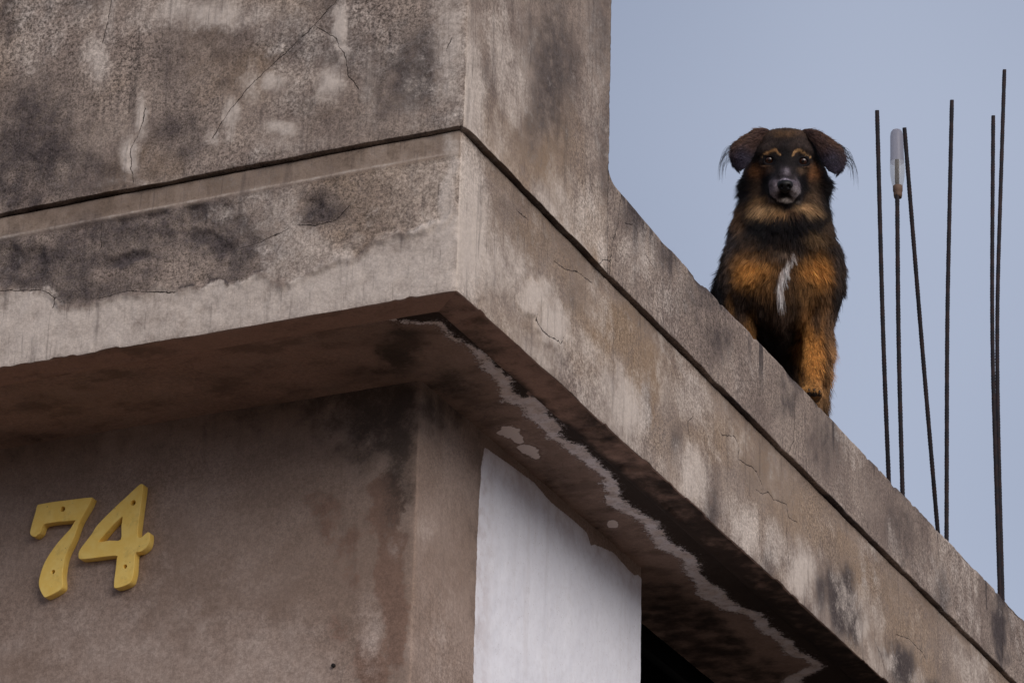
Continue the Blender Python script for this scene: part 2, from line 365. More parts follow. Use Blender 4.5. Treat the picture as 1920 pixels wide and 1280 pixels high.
SEVEN = [(-0.9676, 4.0083), (-0.9346, 4.0087), (-0.9017, 4.0077), (-0.8656, 4.0063), (-0.8626, 4.0033), (-0.8677, 3.9914), (-0.876, 3.9775), (-0.8839, 3.9635), (-0.8887, 3.9491), (-0.8934, 3.9347), (-0.8987, 3.9229), (-0.9045, 3.9112), (-0.9088, 3.8967), (-0.9106, 3.8795), (-0.9107, 3.8646), (-0.9085, 3.8518), (-0.9097, 3.8433), (-0.9226, 3.8363), (-0.9398, 3.8312), (-0.9455, 3.8344), (-0.9535, 3.8479), (-0.9566, 3.8608), (-0.9546, 3.8755), (-0.9504, 3.8899), (-0.9434, 3.904), (-0.9337, 3.9177), (-0.9226, 3.9312), (-0.9112, 3.9422), (-0.8999, 3.9532), (-0.8927, 3.9647), (-0.8897, 3.9681), (-0.9094, 3.9696), (-0.9314, 3.971), (-0.9506, 3.9709), (-0.9573, 3.9694), (-0.9604, 3.9642), (-0.963, 3.9558), (-0.9668, 3.9525), (-0.9728, 3.9493), (-0.9797, 3.9518), (-0.9832, 3.9573), (-0.9819, 3.9673), (-0.9789, 3.9808), (-0.9753, 3.9955), (-0.9729, 4.0061)]
FOUR = [(-0.7606, 4.0162), (-0.7584, 4.0121), (-0.7599, 3.9885), (-0.762, 3.9587), (-0.7636, 3.929), (-0.7621, 3.9168), (-0.7572, 3.9151), (-0.7515, 3.9173), (-0.7464, 3.9211), (-0.7418, 3.9234), (-0.7394, 3.9206), (-0.7391, 3.9081), (-0.7421, 3.8987), (-0.7484, 3.8933), (-0.7548, 3.8905), (-0.7628, 3.8904), (-0.7657, 3.8858), (-0.7657, 3.8747), (-0.7657, 3.8574), (-0.7678, 3.8428), (-0.772, 3.8348), (-0.785, 3.8304), (-0.7996, 3.8294), (-0.8023, 3.8339), (-0.8023, 3.8475), (-0.801, 3.8646), (-0.8003, 3.8831), (-0.8002, 3.8888), (-0.8164, 3.891), (-0.8434, 3.8915), (-0.8746, 3.8933), (-0.8792, 3.9002), (-0.8773, 3.9099), (-0.8675, 3.9223), (-0.8551, 3.9368), (-0.8479, 3.9484), (-0.8354, 3.9604), (-0.8151, 3.9776), (-0.7947, 3.9935), (-0.7769, 4.0073), (-0.7654, 4.0157)]
FOURH = [(-0.7949, 3.9609), (-0.7958, 3.9435), (-0.7956, 3.9173), (-0.8186, 3.9187), (-0.8416, 3.9194), (-0.833, 3.93), (-0.818, 3.9454), (-0.8053, 3.9561)]
HOLES7 = [(-0.9199, 3.9929), (-0.9296, 3.8761)]
HOLES4 = [(-0.776, 3.9843), (-0.7832, 3.8662)]
NAIL = [(-0.3731, 0.3366, 3.6394)]
INNER_L = [(-0.898, 0.054), (-0.789, 0.051), (-0.581, 0.052), (-0.25, 0.062), (-0.185, 0.065), (-0.126, 0.066), (-0.051, 0.067)]
INNER_R = [(-0.051, 0.067), (-0.059, 0.212), (-0.063, 0.349), (-0.059, 0.473), (-0.063, 0.664), (-0.066, 0.865), (-0.059, 1.031), (-0.068, 1.21), (-0.064, 1.443), (-0.066, 1.927)]

# ------------------------------------------------------------------ plaster material
def plaster(name, base_a, base_b, pale_c, dark_c, rust_c, speck=0.82, streak=1.0, bump=1.0, rs=(0.12, 0.95)):
    t = NT(name)
    fine = t.noise(330, 3, 0.65)
    grit = t.noise(150, 4, 0.7)
    mid = t.noise(26, 5, 0.6)
    low = t.noise(5.0, 4, 0.6, dist=0.4)
    pits = t.voro(210)
    stre = t.noise(1.0, 5, 0.62, vec=t.mapping((48, 48, 4.5)))
    stre2 = t.noise(1.0, 4, 0.6, vec=t.mapping((190, 190, 11)))
    pale, dark, rust, rough = t.attr('pale'), t.attr('dark'), t.attr('rust'), t.attr('rough')
    col = t.mix(t.rng(low, 0.32, 0.68), base_a, base_b)
    # rust-brown tint
    rn = t.math('ADD', rust, t.math('MULTIPLY', t.math('SUBTRACT', mid, 0.5), 1.1))
    rn = t.math('ADD', rn, t.math('MULTIPLY', t.math('SUBTRACT', grit, 0.5), 0.6))
    rf = t.math('MULTIPLY', t.rng(rn, rs[0], rs[1]), t.math('MULTIPLY', t.rng(rust, 0.0, 0.15), 0.92))
    col = t.mix(rf, col, rust_c)
    # dark marks: grime and painted shade, broken up by the grit
    dn = t.math('ADD', dark, t.math('MULTIPLY', t.math('SUBTRACT', mid, 0.5), 1.3))
    dn = t.math('ADD', dn, t.math('MULTIPLY', t.math('SUBTRACT', grit, 0.5), 1.1))
    df = t.math('MULTIPLY', t.rng(dn, 0.10, 0.90), 0.9)
    df = t.math('MULTIPLY', df, t.rng(dark, 0.0, 0.18))
    col = t.mix(df, col, dark_c)
    # pale leached areas and painted edge highlights
    pn = t.math('ADD', pale, t.math('MULTIPLY', t.math('SUBTRACT', mid, 0.5), 1.2))
    pn = t.math('ADD', pn, t.math('MULTIPLY', t.math('SUBTRACT', grit, 0.5), 0.55))
    pf = t.math('MULTIPLY', t.rng(pn, 0.12, 1.05), 0.92)
    pf = t.math('MULTIPLY', pf, t.rng(pale, 0.0, 0.15))
    col = t.mix(pf, col, pale_c)
    # vertical run marks
    sf = t.math('MULTIPLY', t.rng(stre, 0.54, 0.72), 0.5 * streak)
    col = t.mix(sf, col, t.mix(0.25, dark_c, col))
    sf2 = t.math('MULTIPLY', t.rng(stre2, 0.58, 0.70), 0.42 * streak)
    col = t.mix(sf2, col, t.mix(0.2, dark_c, col))
    # sand grain: dark pits and light grains, stronger where the face is rough
    amt = t.math('MULTIPLY', t.math('ADD', t.math('MULTIPLY', rough, 0.88), 0.10), speck)
    g1 = t.rng(grit, 0.36, 0.66, -0.72, 0.72)
    g2 = t.rng(fine, 0.34, 0.66, -0.6, 0.6)
    gsum = t.math('MULTIPLY', t.math('ADD', g1, g2), amt)
    mul = t.math('ADD', 1.0, gsum)
    mul = t.math('MAXIMUM', mul, 0.2)
    gcol = t.n.new('ShaderNodeCombineColor')
    for i in range(3):
        t.l.new(mul, gcol.inputs[i])
    col = t.mix(0.85, col, gcol.outputs[0], 'MULTIPLY')
    pit = t.math('MULTIPLY', t.math('SUBTRACT', 1.0, t.rng(pits, 0.10, 0.24)), t.math('MULTIPLY', t.rng(mid, 0.45, 0.6), t.math('MULTIPLY', amt, 0.75)))
    col = t.mix(pit, col, t.mix(0.3, dark_c, col))
    grains = t.math('SUBTRACT', 1.0, t.rng(t.voro(230), 0.06, 0.20))
    grains = t.math('MULTIPLY', grains, t.math('MULTIPLY', t.rng(t.noise(90, 2), 0.52, 0.62), t.math('MULTIPLY', amt, 0.8)))
    col = t.mix(grains, col, t.mix(0.5, pale_c, (0.62, 0.55, 0.48)))
    # cracks (signed distance stored on the mesh, made ragged here)
    cd, cm = t.attr('crack'), t.attr('crackm')
    cdn = t.math('ADD', cd, t.math('MULTIPLY', t.math('SUBTRACT', t.noise(70, 5, 0.7), 0.5), 0.011))
    wdt = t.math('MULTIPLY', t.rng(t.noise(40, 2), 0.3, 0.7, 0.1, 1.0), 0.0009)
    cf = t.math('SUBTRACT', 1.0, t.rng(t.math('ABSOLUTE', cdn), t.math('MULTIPLY', wdt, 0.4), t.math('ADD', wdt, 0.0006)))
    cf = t.math('MULTIPLY', cf, cm)
    col = t.mix(t.math('MULTIPLY', cf, 0.9), col, (0.02, 0.015, 0.014))
    # relief
    h = t.math('ADD', t.math('MULTIPLY', grit, 0.6), t.math('MULTIPLY', fine, 0.5))
    h = t.math('SUBTRACT', h, t.math('MULTIPLY', pit, 0.6))
    h = t.math('MULTIPLY', h, t.math('ADD', t.math('MULTIPLY', rough, 0.8), 0.3))
    nb = t.bump(t.math('SUBTRACT', h, t.math('MULTIPLY', cf, 2.0)), 0.65 * bump, 0.0022)
    nb = t.bump(mid, 0.45 * bump, 0.006, nb)
    return t, col, nb


t, c_, n_ = plaster('weathered_plaster', (0.200, 0.152, 0.128), (0.315, 0.248, 0.205), (0.59, 0.505, 0.440), (0.054, 0.043, 0.044), (0.285, 0.198, 0.132))
M_PLASTER = t.finish(c_, 0.93, n_, 0.15)

# under side of the slab: brown damp plaster with a white salt line
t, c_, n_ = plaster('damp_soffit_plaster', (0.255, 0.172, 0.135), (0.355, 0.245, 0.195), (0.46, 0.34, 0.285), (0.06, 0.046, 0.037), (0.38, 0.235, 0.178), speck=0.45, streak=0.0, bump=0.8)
wet_shade = t.attr('wet_shade')
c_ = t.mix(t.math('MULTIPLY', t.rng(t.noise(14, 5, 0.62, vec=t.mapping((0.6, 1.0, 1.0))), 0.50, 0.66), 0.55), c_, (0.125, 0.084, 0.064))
c_ = t.mix(t.rng(t.math('ADD', wet_shade, t.math('MULTIPLY', t.math('SUBTRACT', t.noise(20, 4), 0.5), 0.9)), 0.3, 0.7, 0.0, 0.9), c_, (0.022, 0.016, 0.013))
sd = t.math('ADD', t.attr('salt'), t.math('MULTIPLY', t.math('SUBTRACT', t.noise(65, 8, 0.78), 0.5), 0.050))
sd = t.math('ADD', sd, t.math('MULTIPLY', t.math('SUBTRACT', t.noise(20, 4, 0.6), 0.5), 0.030))
sd = t.math('ADD', sd, t.math('MULTIPLY', t.math('SUBTRACT', t.noise(260, 4, 0.75), 0.5), 0.016))
sfac = t.math('MULTIPLY', t.rng(sd, -0.0022, 0.0022, 1.0, 0.0), t.rng(t.noise(300, 3, 0.7), 0.25, 0.5, 0.78, 1.0))
halo = t.math('MULTIPLY', t.rng(sd, -0.002, 0.016, 1.0, 0.0), t.rng(t.noise(170, 6, 0.75), 0.53, 0.60, 0.0, 0.6))
c_ = t.mix(halo, c_, (0.55, 0.46, 0.44))
sfac = t.math('MULTIPLY', sfac, t.rng(t.noise(55, 6, 0.72), 0.34, 0.50, 0.62, 1.0))
c_ = t.mix(sfac, c_, t.mix(t.rng(t.noise(35, 4), 0.35, 0.65), (0.86, 0.78, 0.77), (0.76, 0.64, 0.58)))
n_ = t.bump(sfac, 0.7, 0.003, n_)
sb = t.math('MULTIPLY', t.attr('saltblob'), 1.0)
sb = t.rng(t.math('ADD', sb, t.math('MULTIPLY', t.math('SUBTRACT', t.noise(130, 6, 0.7), 0.5), 1.3)), 0.40, 0.55)
c_ = t.mix(sb, c_, (0.80, 0.68, 0.62))
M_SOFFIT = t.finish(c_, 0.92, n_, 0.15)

# lower wall: brown render, with white wall paint on the street side of the corner
t, c_, n_ = plaster('brown_wall_render', (0.250, 0.178, 0.140), (0.335, 0.252, 0.208), (0.45, 0.36, 0.31), (0.060, 0.044, 0.037), (0.205, 0.128, 0.096), speck=0.5, streak=0.3, bump=0.6, rs=(0.35, 0.62))
pd = t.math('ADD', t.attr('paint'), t.math('MULTIPLY', t.math('SUBTRACT', t.noise(1.0, 5, 0.7, vec=t.mapping((260, 260, 60))), 0.5), 0.008))
pfac = t.rng(pd, -0.0006, 0.0008)
dots = t.math('MULTIPLY', t.math('SUBTRACT', 1.0, t.rng(t.voro(150), 0.07, 0.2)), t.rng(t.noise(40, 2), 0.50, 0.58, 0.0, 0.6))
wash = t.math('MULTIPLY', t.rng(t.noise(1.0, 5, 0.62, vec=t.mapping((26, 26, 2.6))), 0.50, 0.72), 0.30)
white = t.mix(t.rng(t.noise(9, 4), 0.35, 0.7), (0.78, 0.77, 0.815), (0.83, 0.82, 0.86))
white = t.mix(t.math('MULTIPLY', t.rng(t.noise(90, 4, 0.7), 0.45, 0.7), 0.22), white, (0.58, 0.54, 0.54))
white = t.mix(wash, white, (0.60, 0.55, 0.54))
white = t.mix(dots, white, (0.36, 0.31, 0.29))
white = t.mix(t.math('MULTIPLY', t.rng(t.attr('paint'), 0.0, 0.10, 1.0, 0.0), t.rng(t.noise(24, 5, 0.65), 0.4, 0.65, 0.15, 0.6)), white, (0.50, 0.42, 0.41))
c_ = t.mix(pfac, c_, white)
nb = t.bump(pfac, 0.6, 0.0012, n_)
M_WALL = t.finish(c_, 0.9, nb, 0.2)

M_CORE = simple('rough_concrete', (0.22, 0.19, 0.18), 0.95)

# ------------------------------------------------------------------ fields over the faces
KEYS = ('pale', 'dark', 'rust', 'rough', 'crack', 'crackm')


def patches(table, key, u, z):
    r = np.zeros(np.shape(u))
    k = ord(key[0]) + ord(key[1])
    wu = 0.016 * fbm(u * 14, z * 14, k, 3, 131) + 0.006 * fbm(u * 60, z * 60, k, 2, 133)
    wz = 0.020 * fbm(u * 14, z * 14, k, 3, 137) + 0.007 * fbm(u * 60, z * 60, k, 2, 139)
    u, z = u + wu, z + wz
    for (cu, cz, a, b, c, amp) in table[key]:
        du, dz = u - cu, z - cz
        q = a * du * du + 2 * b * du * dz + c * dz * dz
        r = np.maximum(r, amp * np.exp(-(q ** 1.25) * 0.7)) + 0.15 * amp * np.exp(-q * 0.8)
    return r


def crack_field(lines, u, z):
    best = np.full(np.shape(u), 1.0)
    sgn = np.ones(np.shape(u))
    mask = np.zeros(np.shape(u))
    for ln in lines:
        L = len(ln) - 1
        for i in range(L):
            p, q = np.array(ln[i][:2]), np.array(ln[i + 1][:2])
            d = q - p
            l2 = d @ d
            if l2 < 1e-9:
                continue
            tt = ((u - p[0]) * d[0] + (z - p[1]) * d[1]) / l2
            tc = np.clip(tt, 0, 1)
            ex, ez = u - p[0] - tc * d[0], z - p[1] - tc * d[1]
            dist = np.hypot(ex, ez)
            s = np.sign(d[0] * ez - d[1] * ex)
            on = 1.0 if 0 < i < L - 1 else 1.0
            m = np.where(tt != tc, sstep(0.004, 0.0, np.abs(tt - tc) * math.sqrt(l2)), 1.0) * on
            near = dist < best
            best = np.where(near, dist, best)
            sgn = np.where(near, s, sgn)
            mask = np.where(near, m, mask)
    sgn = np.where(sgn == 0, 1, sgn)
    return best * sgn, mask * (best < 0.03)


def face_fields(key, u, z):
    A = {'pale': patches(PALE, key, u, z), 'dark': patches(DARK, key, u, z), 'rust': patches(RUST, key, u, z)}
    A['crack'], A['crackm'] = crack_field(CRACK[key], u, z)
    A['rough'] = np.clip(0.55 + 0.5 * fbm(u * 6, z * 6, 2.0, 3, 11), 0, 1)
    return A


def merge(cond, A, B):
    return {k: np.where(cond, A[k], B[k]) for k in A}


def wob(x, y, z):
    """hand-trowelled unevenness of the plaster in metres"""
    return (0.0022 * fbm(x * 2.6, y * 2.6, z * 2.6, 2, 5) + 0.0013 * fbm(x * 13, y * 13, z * 13, 3, 6)
            + 0.0006 * fbm(x * 70, y * 70, z * 70, 2, 7))


def spaced(a, b, fine0, fine1, step):
    """positions from a to b: fine inside fine0..fine1, growing coarser outside"""
    mid = list(np.arange(fine0, fine1, step))
    lo, hi, d = [], [], step
    x = fine0
    while x > a:
        d *= 1.25
        x -= d
        lo.append(max(x, a))
    x, d = mid[-1], step
    while x < b:
        d *= 1.25
        x += d
        hi.append(min(x, b))
    return np.array(lo[::-1] + mid + hi)


def corner_sheet(name, cx, cy, s, prof, mat, parent, fields, end=None, disp=1.0, zjit=0.0, zlow=0):
    """A sheet that follows the left face (-Y side), turns the outer corner at (cx, cy) and follows the right face (+X side).
    s: column positions (negative = left face). prof: rows of (outward offset, z, kind) with kind 'f' (face) or 'h' (horizontal)."""
    s = np.asarray(s, float)
    if end:                                            # extra columns that turn into the end face
        s_all = np.concatenate([s, np.full(len(end), s[-1])])
        eo = np.concatenate([np.zeros(len(s)), end])
    else:
        s_all, eo = s, np.zeros(len(s))
    o0 = np.array([p[0] for p in prof])[:, None]
    z0 = np.array([p[1] for p in prof])[:, None]
    isf = np.array([p[2] == 'f' for p in prof])[:, None]
    left = (s_all < 0)[None]
    wx = np.where(left, cx + s_all[None], cx + o0)
    wy = np.where(left, cy - o0, cy + s_all[None])
    n = wob(wx, wy, z0 + 0 * s_all[None]) * disp
    A = fields(left + 0 * z0 > 0, wx, wy, z0 + 0 * wx, o0 + 0 * wx)
    n = n + A.pop('_d', 0)
    # a worn, slightly rounded outer corner
    ac = np.abs(s_all)[None] + 0 * z0
    worn = np.exp(-(ac / 0.006) ** 1.2) * (0.0012 + 0.003 * np.maximum(0, fbm(z0 * 30 + 0 * ac, 1.0, 0.0, 3, 21)))
    o = o0 + eo[None] + np.where(isf, n - worn, -worn * 0.6)
    z = z0 + 0 * o + np.where(isf, 0, n * 0.8)
    z = z + zjit * fbm(s_all * 12, 0.3, 0, 4, 91)[None] * np.exp(-np.abs(z0 - ZL) / 0.02)
    tilt = np.where(s_all < 0, 0.0145, 0.0125 * np.exp(-np.clip(s_all, 0, None) / 0.35) - 0.003 * sstep(0.8, 2.5, s_all))
    z = z + tilt[None] * np.exp(-np.abs(z0 - ZL) / 0.022) * (np.abs(z0 - ZL) < 0.17)
    edge = 0.0022 * fbm(s_all * 7, 0.7, 0, 4, 93) + 0.0035 * sstep(0.22, 0.5, fbm(s_all * 20, 0.1, 0, 3, 97))
    z = z + edge[None] * np.exp(-np.abs(z0 - 4.1225) / 0.012) * (o0 > -0.05) * (zlow > 0)
    g = np.exp(-np.abs(s_all) / 0.16)[None]
    x = np.where(left, cx + s_all[None] + o * g, cx + o)
    y = np.where(left, cy - o, cy + s_all[None] - (o - eo[None]) * g)
    P = np.stack([x, y, z], -1)
    nr, nc = x.shape
    me = mesh_np(name, P.reshape(-1, 3), grid_faces(nr, nc))
    add_attrs(me, A)
    return link(name, me, mat, parent)


Z0, ZL, ZP = 4.1225, 4.404, 4.583           # under edge of the slab, drip line, roof level
house = empty('concrete_house', (0, 0, 0))
tag(house, 'unfinished grey concrete house corner with stained plaster slab and flat roof', 'house')

# --- upper wall (left face and the short return)
WALL_END = 0.587


def f_upper(left, x, y, z, o):
    A = merge(left, face_fields('UL', x, z), face_fields('UR', y, z))
    A['rough'] = np.where(left, np.clip(A['rough'] + 0.25 - 0.9 * A['pale'], 0, 1), np.clip(A['rough'] - 0.15 - 0.5 * A['pale'], 0, 1))
    A['rust'] = np.clip(A['rust'] + 0.35 * sstep(-0.1, 0.35, fbm(x * 5, y * 5, z * 5, 3, 3)), 0, 1)
    m1 = fbm(x * 6, y * 6, z * 5, 4, 141)
    A['pale'] = np.maximum(A['pale'], np.where(left, 0.42, 0.5) * sstep(-0.05, 0.5, m1) + np.where(left, 0.0, 0.15))
    A['dark'] = np.maximum(A['dark'], 0.65 * sstep(0.05, 0.5, fbm(x * 7, y * 7, z * 6, 4, 143)) * (1 - 0.8 * np.clip(A['pale'], 0, 1)))
    A['_d'] = -0.002 * np.clip(A['dark'], 0, 1) * (fbm(x * 60, y * 60, z * 60, 2, 9) > 0) - 0.001 * np.exp(-(A['crack'] / 0.004) ** 2) * A['crackm'] + 0.0018 * np.clip(A['pale'], 0, 1) * left
    gap_shade = np.where(o < 0.0068, np.clip(0.22 + 0.8 * fbm(x * 5, y * 5, 0, 4, 95), 0, 1), 0.0) * (z < ZL + 0.01)  # undercut shade painted dark on the underside of the overhang
    A['dark'] = np.maximum(A['dark'], 1.3 * gap_shade)
    A['pale'] = A['pale'] * (1 - np.clip(gap_shade, 0, 1))
    A['_d'] = A['_d'] + 0.0025 * np.exp(-((z - ZL) / 0.012) ** 2) * fbm(x * 22, y * 22, 0, 3, 31)
    A['_d'] = A['_d'] + 0.0022 * (1 - left) * sstep(0.0, 0.02, y) * np.exp(-np.abs(z - ZL) / 0.02)
    return A


s_up = np.concatenate([spaced(-5.5, 0, -0.98, -0.0001, 0.0042), np.arange(0.0, WALL_END, 0.0042), [WALL_END]])
s_up = np.unique(s_up)
prof = [(-0.045, ZL, 'h'), (-0.01, ZL, 'h'), (0.004, ZL, 'h'), (0.0066, ZL + 0.0012, 'f')] + [(0.0070, z, 'f') for z in spaced(ZL, 5.6, ZL + 0.005, 5.02, 0.0042)] + [(0.0, 5.603, 'h'), (-0.22, 5.605, 'h')]
corner_sheet('upper_wall', 0, 0, s_up, prof, M_PLASTER, house, f_upper, zjit=0.0035, end=[-0.006, -0.02, -0.05, -0.1, -0.25])
boxes('wall_core', [(-5.5, -0.012, 0.012, 0.24, ZL + 0.003, 5.6), (-0.24, -0.012, 0.24, WALL_END - 0.012, ZL + 0.003, 5.6)], M_CORE, house)

# --- parapet band along the flat roof, right face only
def f_par(left, x, y, z, o):
    A = face_fields('UR', y, z)
    hor = o < 0.005
    A['rough'] = np.clip(A['rough'] + 0.1, 0, 1)
    A['dark'] = A['dark'] + 0.5 * np.exp(-((z - ZP) / 0.012) ** 2) * (fbm(x, y * 18, 0, 3, 41) > 0.0) + 0.25 * np.maximum(0, fbm(y * 9, z * 2, 3, 3, 43))
    run = sstep(0.18, 0.5, fbm(y * 32, z * 1.2, 0, 3, 171)) * sstep(ZP - 0.13, ZP - 0.01, z + 0.05 * fbm(y * 20, 0, 0, 2, 173))
    A['dark'] = np.maximum(A['dark'], 0.85 * run)
    A['pale'] = np.maximum(A['pale'], 0.42 * sstep(-0.05, 0.5, fbm(y * 9 + 3, z * 5, 5, 4, 45)))
    gap_shade = np.where(o < 0.0068, np.clip(0.22 + 0.8 * fbm(x * 5, y * 5, 0, 4, 95), 0, 1), 0.0) * (z < ZL + 0.01)  # same painted shade beneath the parapet's drip edge
    A['dark'] = np.maximum(A['dark'], 1.3 * gap_shade)
    A['pale'] = A['pale'] * (1 - np.clip(gap_shade, 0, 1))
    ch = np.maximum(0, fbm(y * 14, 0, 0, 3, 33) - 0.1)
    A['_d'] = 0.0022 * np.exp(-np.abs(z - ZL) / 0.02) - 0.001 * np.exp(-(A['crack'] / 0.004) ** 2) * A['crackm'] - 0.010 * ch * np.exp(-((z - ZP) / 0.008) ** 2) + 0.002 * np.exp(-((z - ZL) / 0.012) ** 2) * fbm(x * 22, y * 22, 0, 3, 31)
    return A


s_par = spaced(WALL_END, 7.0, WALL_END, 3.25, 0.0046)
prof = [(-0.045, ZL, 'h'), (-0.01, ZL, 'h'), (0.004, ZL, 'h'), (0.0066, ZL + 0.0012, 'f')] + [(0.0070, z, 'f') for z in np.arange(ZL + 0.005, ZP - 0.003, 0.0042)] + [(0.006, ZP - 0.0012, 'h'), (0.002, ZP, 'h'), (-0.01, ZP + .0005, 'h'), (-0.04, ZP, 'h'), (-0.10, ZP, 'h'), (-0.2, ZP, 'h'), (-0.32, ZP, 'h')]
par = corner_sheet('parapet', 0, 0, s_par, prof, M_PLASTER, house, f_par, zjit=0.0035)
# mortar fillet where the band meets the upper wall: the top edge swells upward near the wall
_me = par.data
_co = np.empty(len(_me.vertices) * 3, np.float32)
_me.vertices.foreach_get('co', _co)
_co = _co.reshape(-1, 3)
_k = np.clip((_co[:, 2] - ZL - 0.05) / (ZP - ZL - 0.05), 0, 1)
_dy = np.clip(_co[:, 1] - WALL_END, 0, None)
_co[:, 2] += _k * (0.013 * np.exp(-(_dy / 0.16) ** 2) + 0.022 * np.exp(-_dy / 0.012) + 0.0034 * fbm(_co[:, 1] * 7, 0, 0, 4, 61) - 0.005 * sstep(0.28, 0.5, fbm(_co[:, 1] * 24, 0.4, 0, 3, 63)))
_me.vertices.foreach_set('co', _co.ravel())

# --- edge of the floor slab: face, drip lip and the start of the under side
zw_u = np.array([p[0] for p in WAVY])
zw_z = np.array([p[1] for p in WAVY])


def f_slab(left, x, y, z, o):
    A = merge(left, face_fields('FL', x, z), face_fields('FR', y, z))
    wav = np.interp(x, zw_u, zw_z) + 0.016 * fbm(x * 22, 0, 0, 5, 51, 0.62) + 0.006 * fbm(x * 60, z * 60, 0, 3, 52)
    below = sstep(0.012, -0.014, z - wav) * left
    band = sstep(4.362, 4.372, z)                     # smoother strip under the drip line
    rise = np.exp(-((z - wav) / 0.006) ** 2) * left * (o > -0.01)
    A['pale'] = np.maximum(A['pale'], below * (0.80 + 0.25 * fbm(x * 9, z * 22, 1, 3, 53)))
    m1 = fbm(x * 9, y * 7, z * 9, 4, 151)
    A['pale'] = np.maximum(A['pale'], np.where(left, 0.45 * sstep(0.0, 0.4, m1) * (1 - band) * sstep(-0.6, -0.1, x) + 0.25 * sstep(0.1, 0.5, m1), 0.16 + 0.38 * sstep(-0.1, 0.5, m1)))
    A['pale'] = np.where(left, A['pale'], np.maximum(A['pale'], 0.45 * sstep(4.22, 4.13, z) * (0.8 + fbm(y * 12, z * 8, 0, 3, 57))))
    A['pale'] = np.maximum(A['pale'], 0.5 * np.exp(-((z - 4.3715) / 0.0035) ** 2) * left)  # pale line painted as light catching the raised bead
    A['dark'] = A['dark'] * (1 - 0.9 * below)
    A['dark'] = np.where(left, np.maximum(A['dark'], (1 - below) * (1 - band) * (0.42 + 0.5 * fbm(x * 8, z * 14, 4, 3, 59)) * sstep(-0.16, -0.42, x)), A['dark'])
    A['pale'] = np.maximum(A['pale'], left * 0.5 * sstep(-0.28, -0.04, x) * (1 - band))
    A['rust'] = np.maximum(A['rust'], left * 0.5 * sstep(-0.45, -0.15, x) * (1 - below))
    A['dark'] = np.maximum(A['dark'], 0.30 * band)
    A['rust'] = np.maximum(A['rust'], 0.5 * band)
    A['rough'] = np.where(left, np.clip(0.80 - 0.7 * below - 0.8 * band - 0.7 * np.clip(A['pale'], 0, 1), 0.05, 1), np.clip(A['rough'] - 0.1 - 0.4 * A['pale'], 0, 1))
    A['rust'] = np.where(left, A['rust'], np.maximum(A['rust'], 0.35 + 0.5 * fbm(y * 6, z * 9, 3, 3, 161)))
    bead = np.where(left, 0.0024, 0.0012) * np.exp(-((z - 4.370 - 0.003 * fbm(x * 4, y * 4, 0, 2, 71)) / 0.004) ** 2)
    flake = (A['pale'] > 0.55) * (1 - left) * np.exp(-(((y - 0.32) / 0.09) ** 2 + ((z - 4.215) / 0.06) ** 2)) * 0.004
    rgh = (0.0030 * fbm(x * 38, y * 38, z * 45, 4, 73) + 0.0025 * fbm(x * 14, y * 14, z * 20, 3, 74)) * (0.15 + A['rough']) * left * (1 - band)
    chips = -0.0045 * sstep(0.55, 0.8, A['dark'] + 0.35 * fbm(x * 30, y, z * 30, 3, 75)) * left * (1 - band)
    A['_d'] = bead + flake + rgh + chips + 0.0045 * rise * (0.6 + fbm(x * 30, z * 30, 0, 3, 76)) - 0.003 * np.exp(-(A['crack'] / 0.0035) ** 2) * A['crackm'] * 0.35 - 0.001 * band
    A['dark'] = np.maximum(A['dark'], left * (o > -0.01) * 0.9 * np.exp(-((z - wav - 0.008) / 0.005) ** 2) * sstep(0.0, 0.4, fbm(x * 25, z * 25, 7, 3, 78)))  # crevice shade painted just above the wavy edge
    A['pale'] = A['pale'] + 0.6 * rise * sstep(-0.1, 0.3, fbm(x * 18, z * 18, 9, 3, 80))  # highlight painted along the wavy plaster edge
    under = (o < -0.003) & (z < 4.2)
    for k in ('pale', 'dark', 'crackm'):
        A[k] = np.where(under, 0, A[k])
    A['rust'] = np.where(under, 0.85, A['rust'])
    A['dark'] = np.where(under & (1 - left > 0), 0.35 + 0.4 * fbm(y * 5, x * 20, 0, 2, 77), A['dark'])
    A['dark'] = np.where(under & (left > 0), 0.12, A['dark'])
    A['rough'] = np.where(under, 0.25, A['rough'])
    A['_d'] = np.where(under, 0.0012 * fbm(x * 10, y * 10, 0, 3, 79), A['_d'])
    A['wet_shade'] = np.where((1 - left > 0) & (o < -0.003), 0.28 + 0.35 * sstep(0.3, 1.1, y) + 0.25 * np.exp(-((o + 0.066) / 0.012) ** 2), 0.25 * np.exp(-((o + 0.066) / 0.008) ** 2))  # damp lip, with recess shade painted along its inner edge
    A['salt'] = np.ones(x.shape)
    A['saltblob'] = np.zeros(x.shape)
    return A


s_sl = np.concatenate([spaced(-5.5, 0, -0.98, -0.0001, 0.0042), spaced(0.0, 7.0, 0.0, 3.05, 0.0042)])
s_sl = np.unique(s_sl)
prof = [(-0.045, ZL - 0.0014, 'h'), (-0.005, ZL - 0.0014, 'h'), (-0.0005, ZL - 0.0028, 'f')] + [(0.0, z, 'f') for z in np.arange(ZL - 0.008, Z0 + 0.004, -0.004)] + [(-0.0008, Z0 + 0.0018, 'f')]
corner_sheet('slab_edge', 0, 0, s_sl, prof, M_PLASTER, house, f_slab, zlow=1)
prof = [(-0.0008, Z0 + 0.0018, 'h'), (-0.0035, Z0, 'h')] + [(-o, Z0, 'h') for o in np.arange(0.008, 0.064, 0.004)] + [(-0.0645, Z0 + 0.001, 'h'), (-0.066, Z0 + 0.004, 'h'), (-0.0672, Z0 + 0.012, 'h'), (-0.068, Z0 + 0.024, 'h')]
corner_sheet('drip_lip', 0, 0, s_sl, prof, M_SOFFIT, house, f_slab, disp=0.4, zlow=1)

# --- under side of the slab
salt_p = np.array([p[:2] for p in SALT])
salt_w = np.array([p[2] for p in SALT])


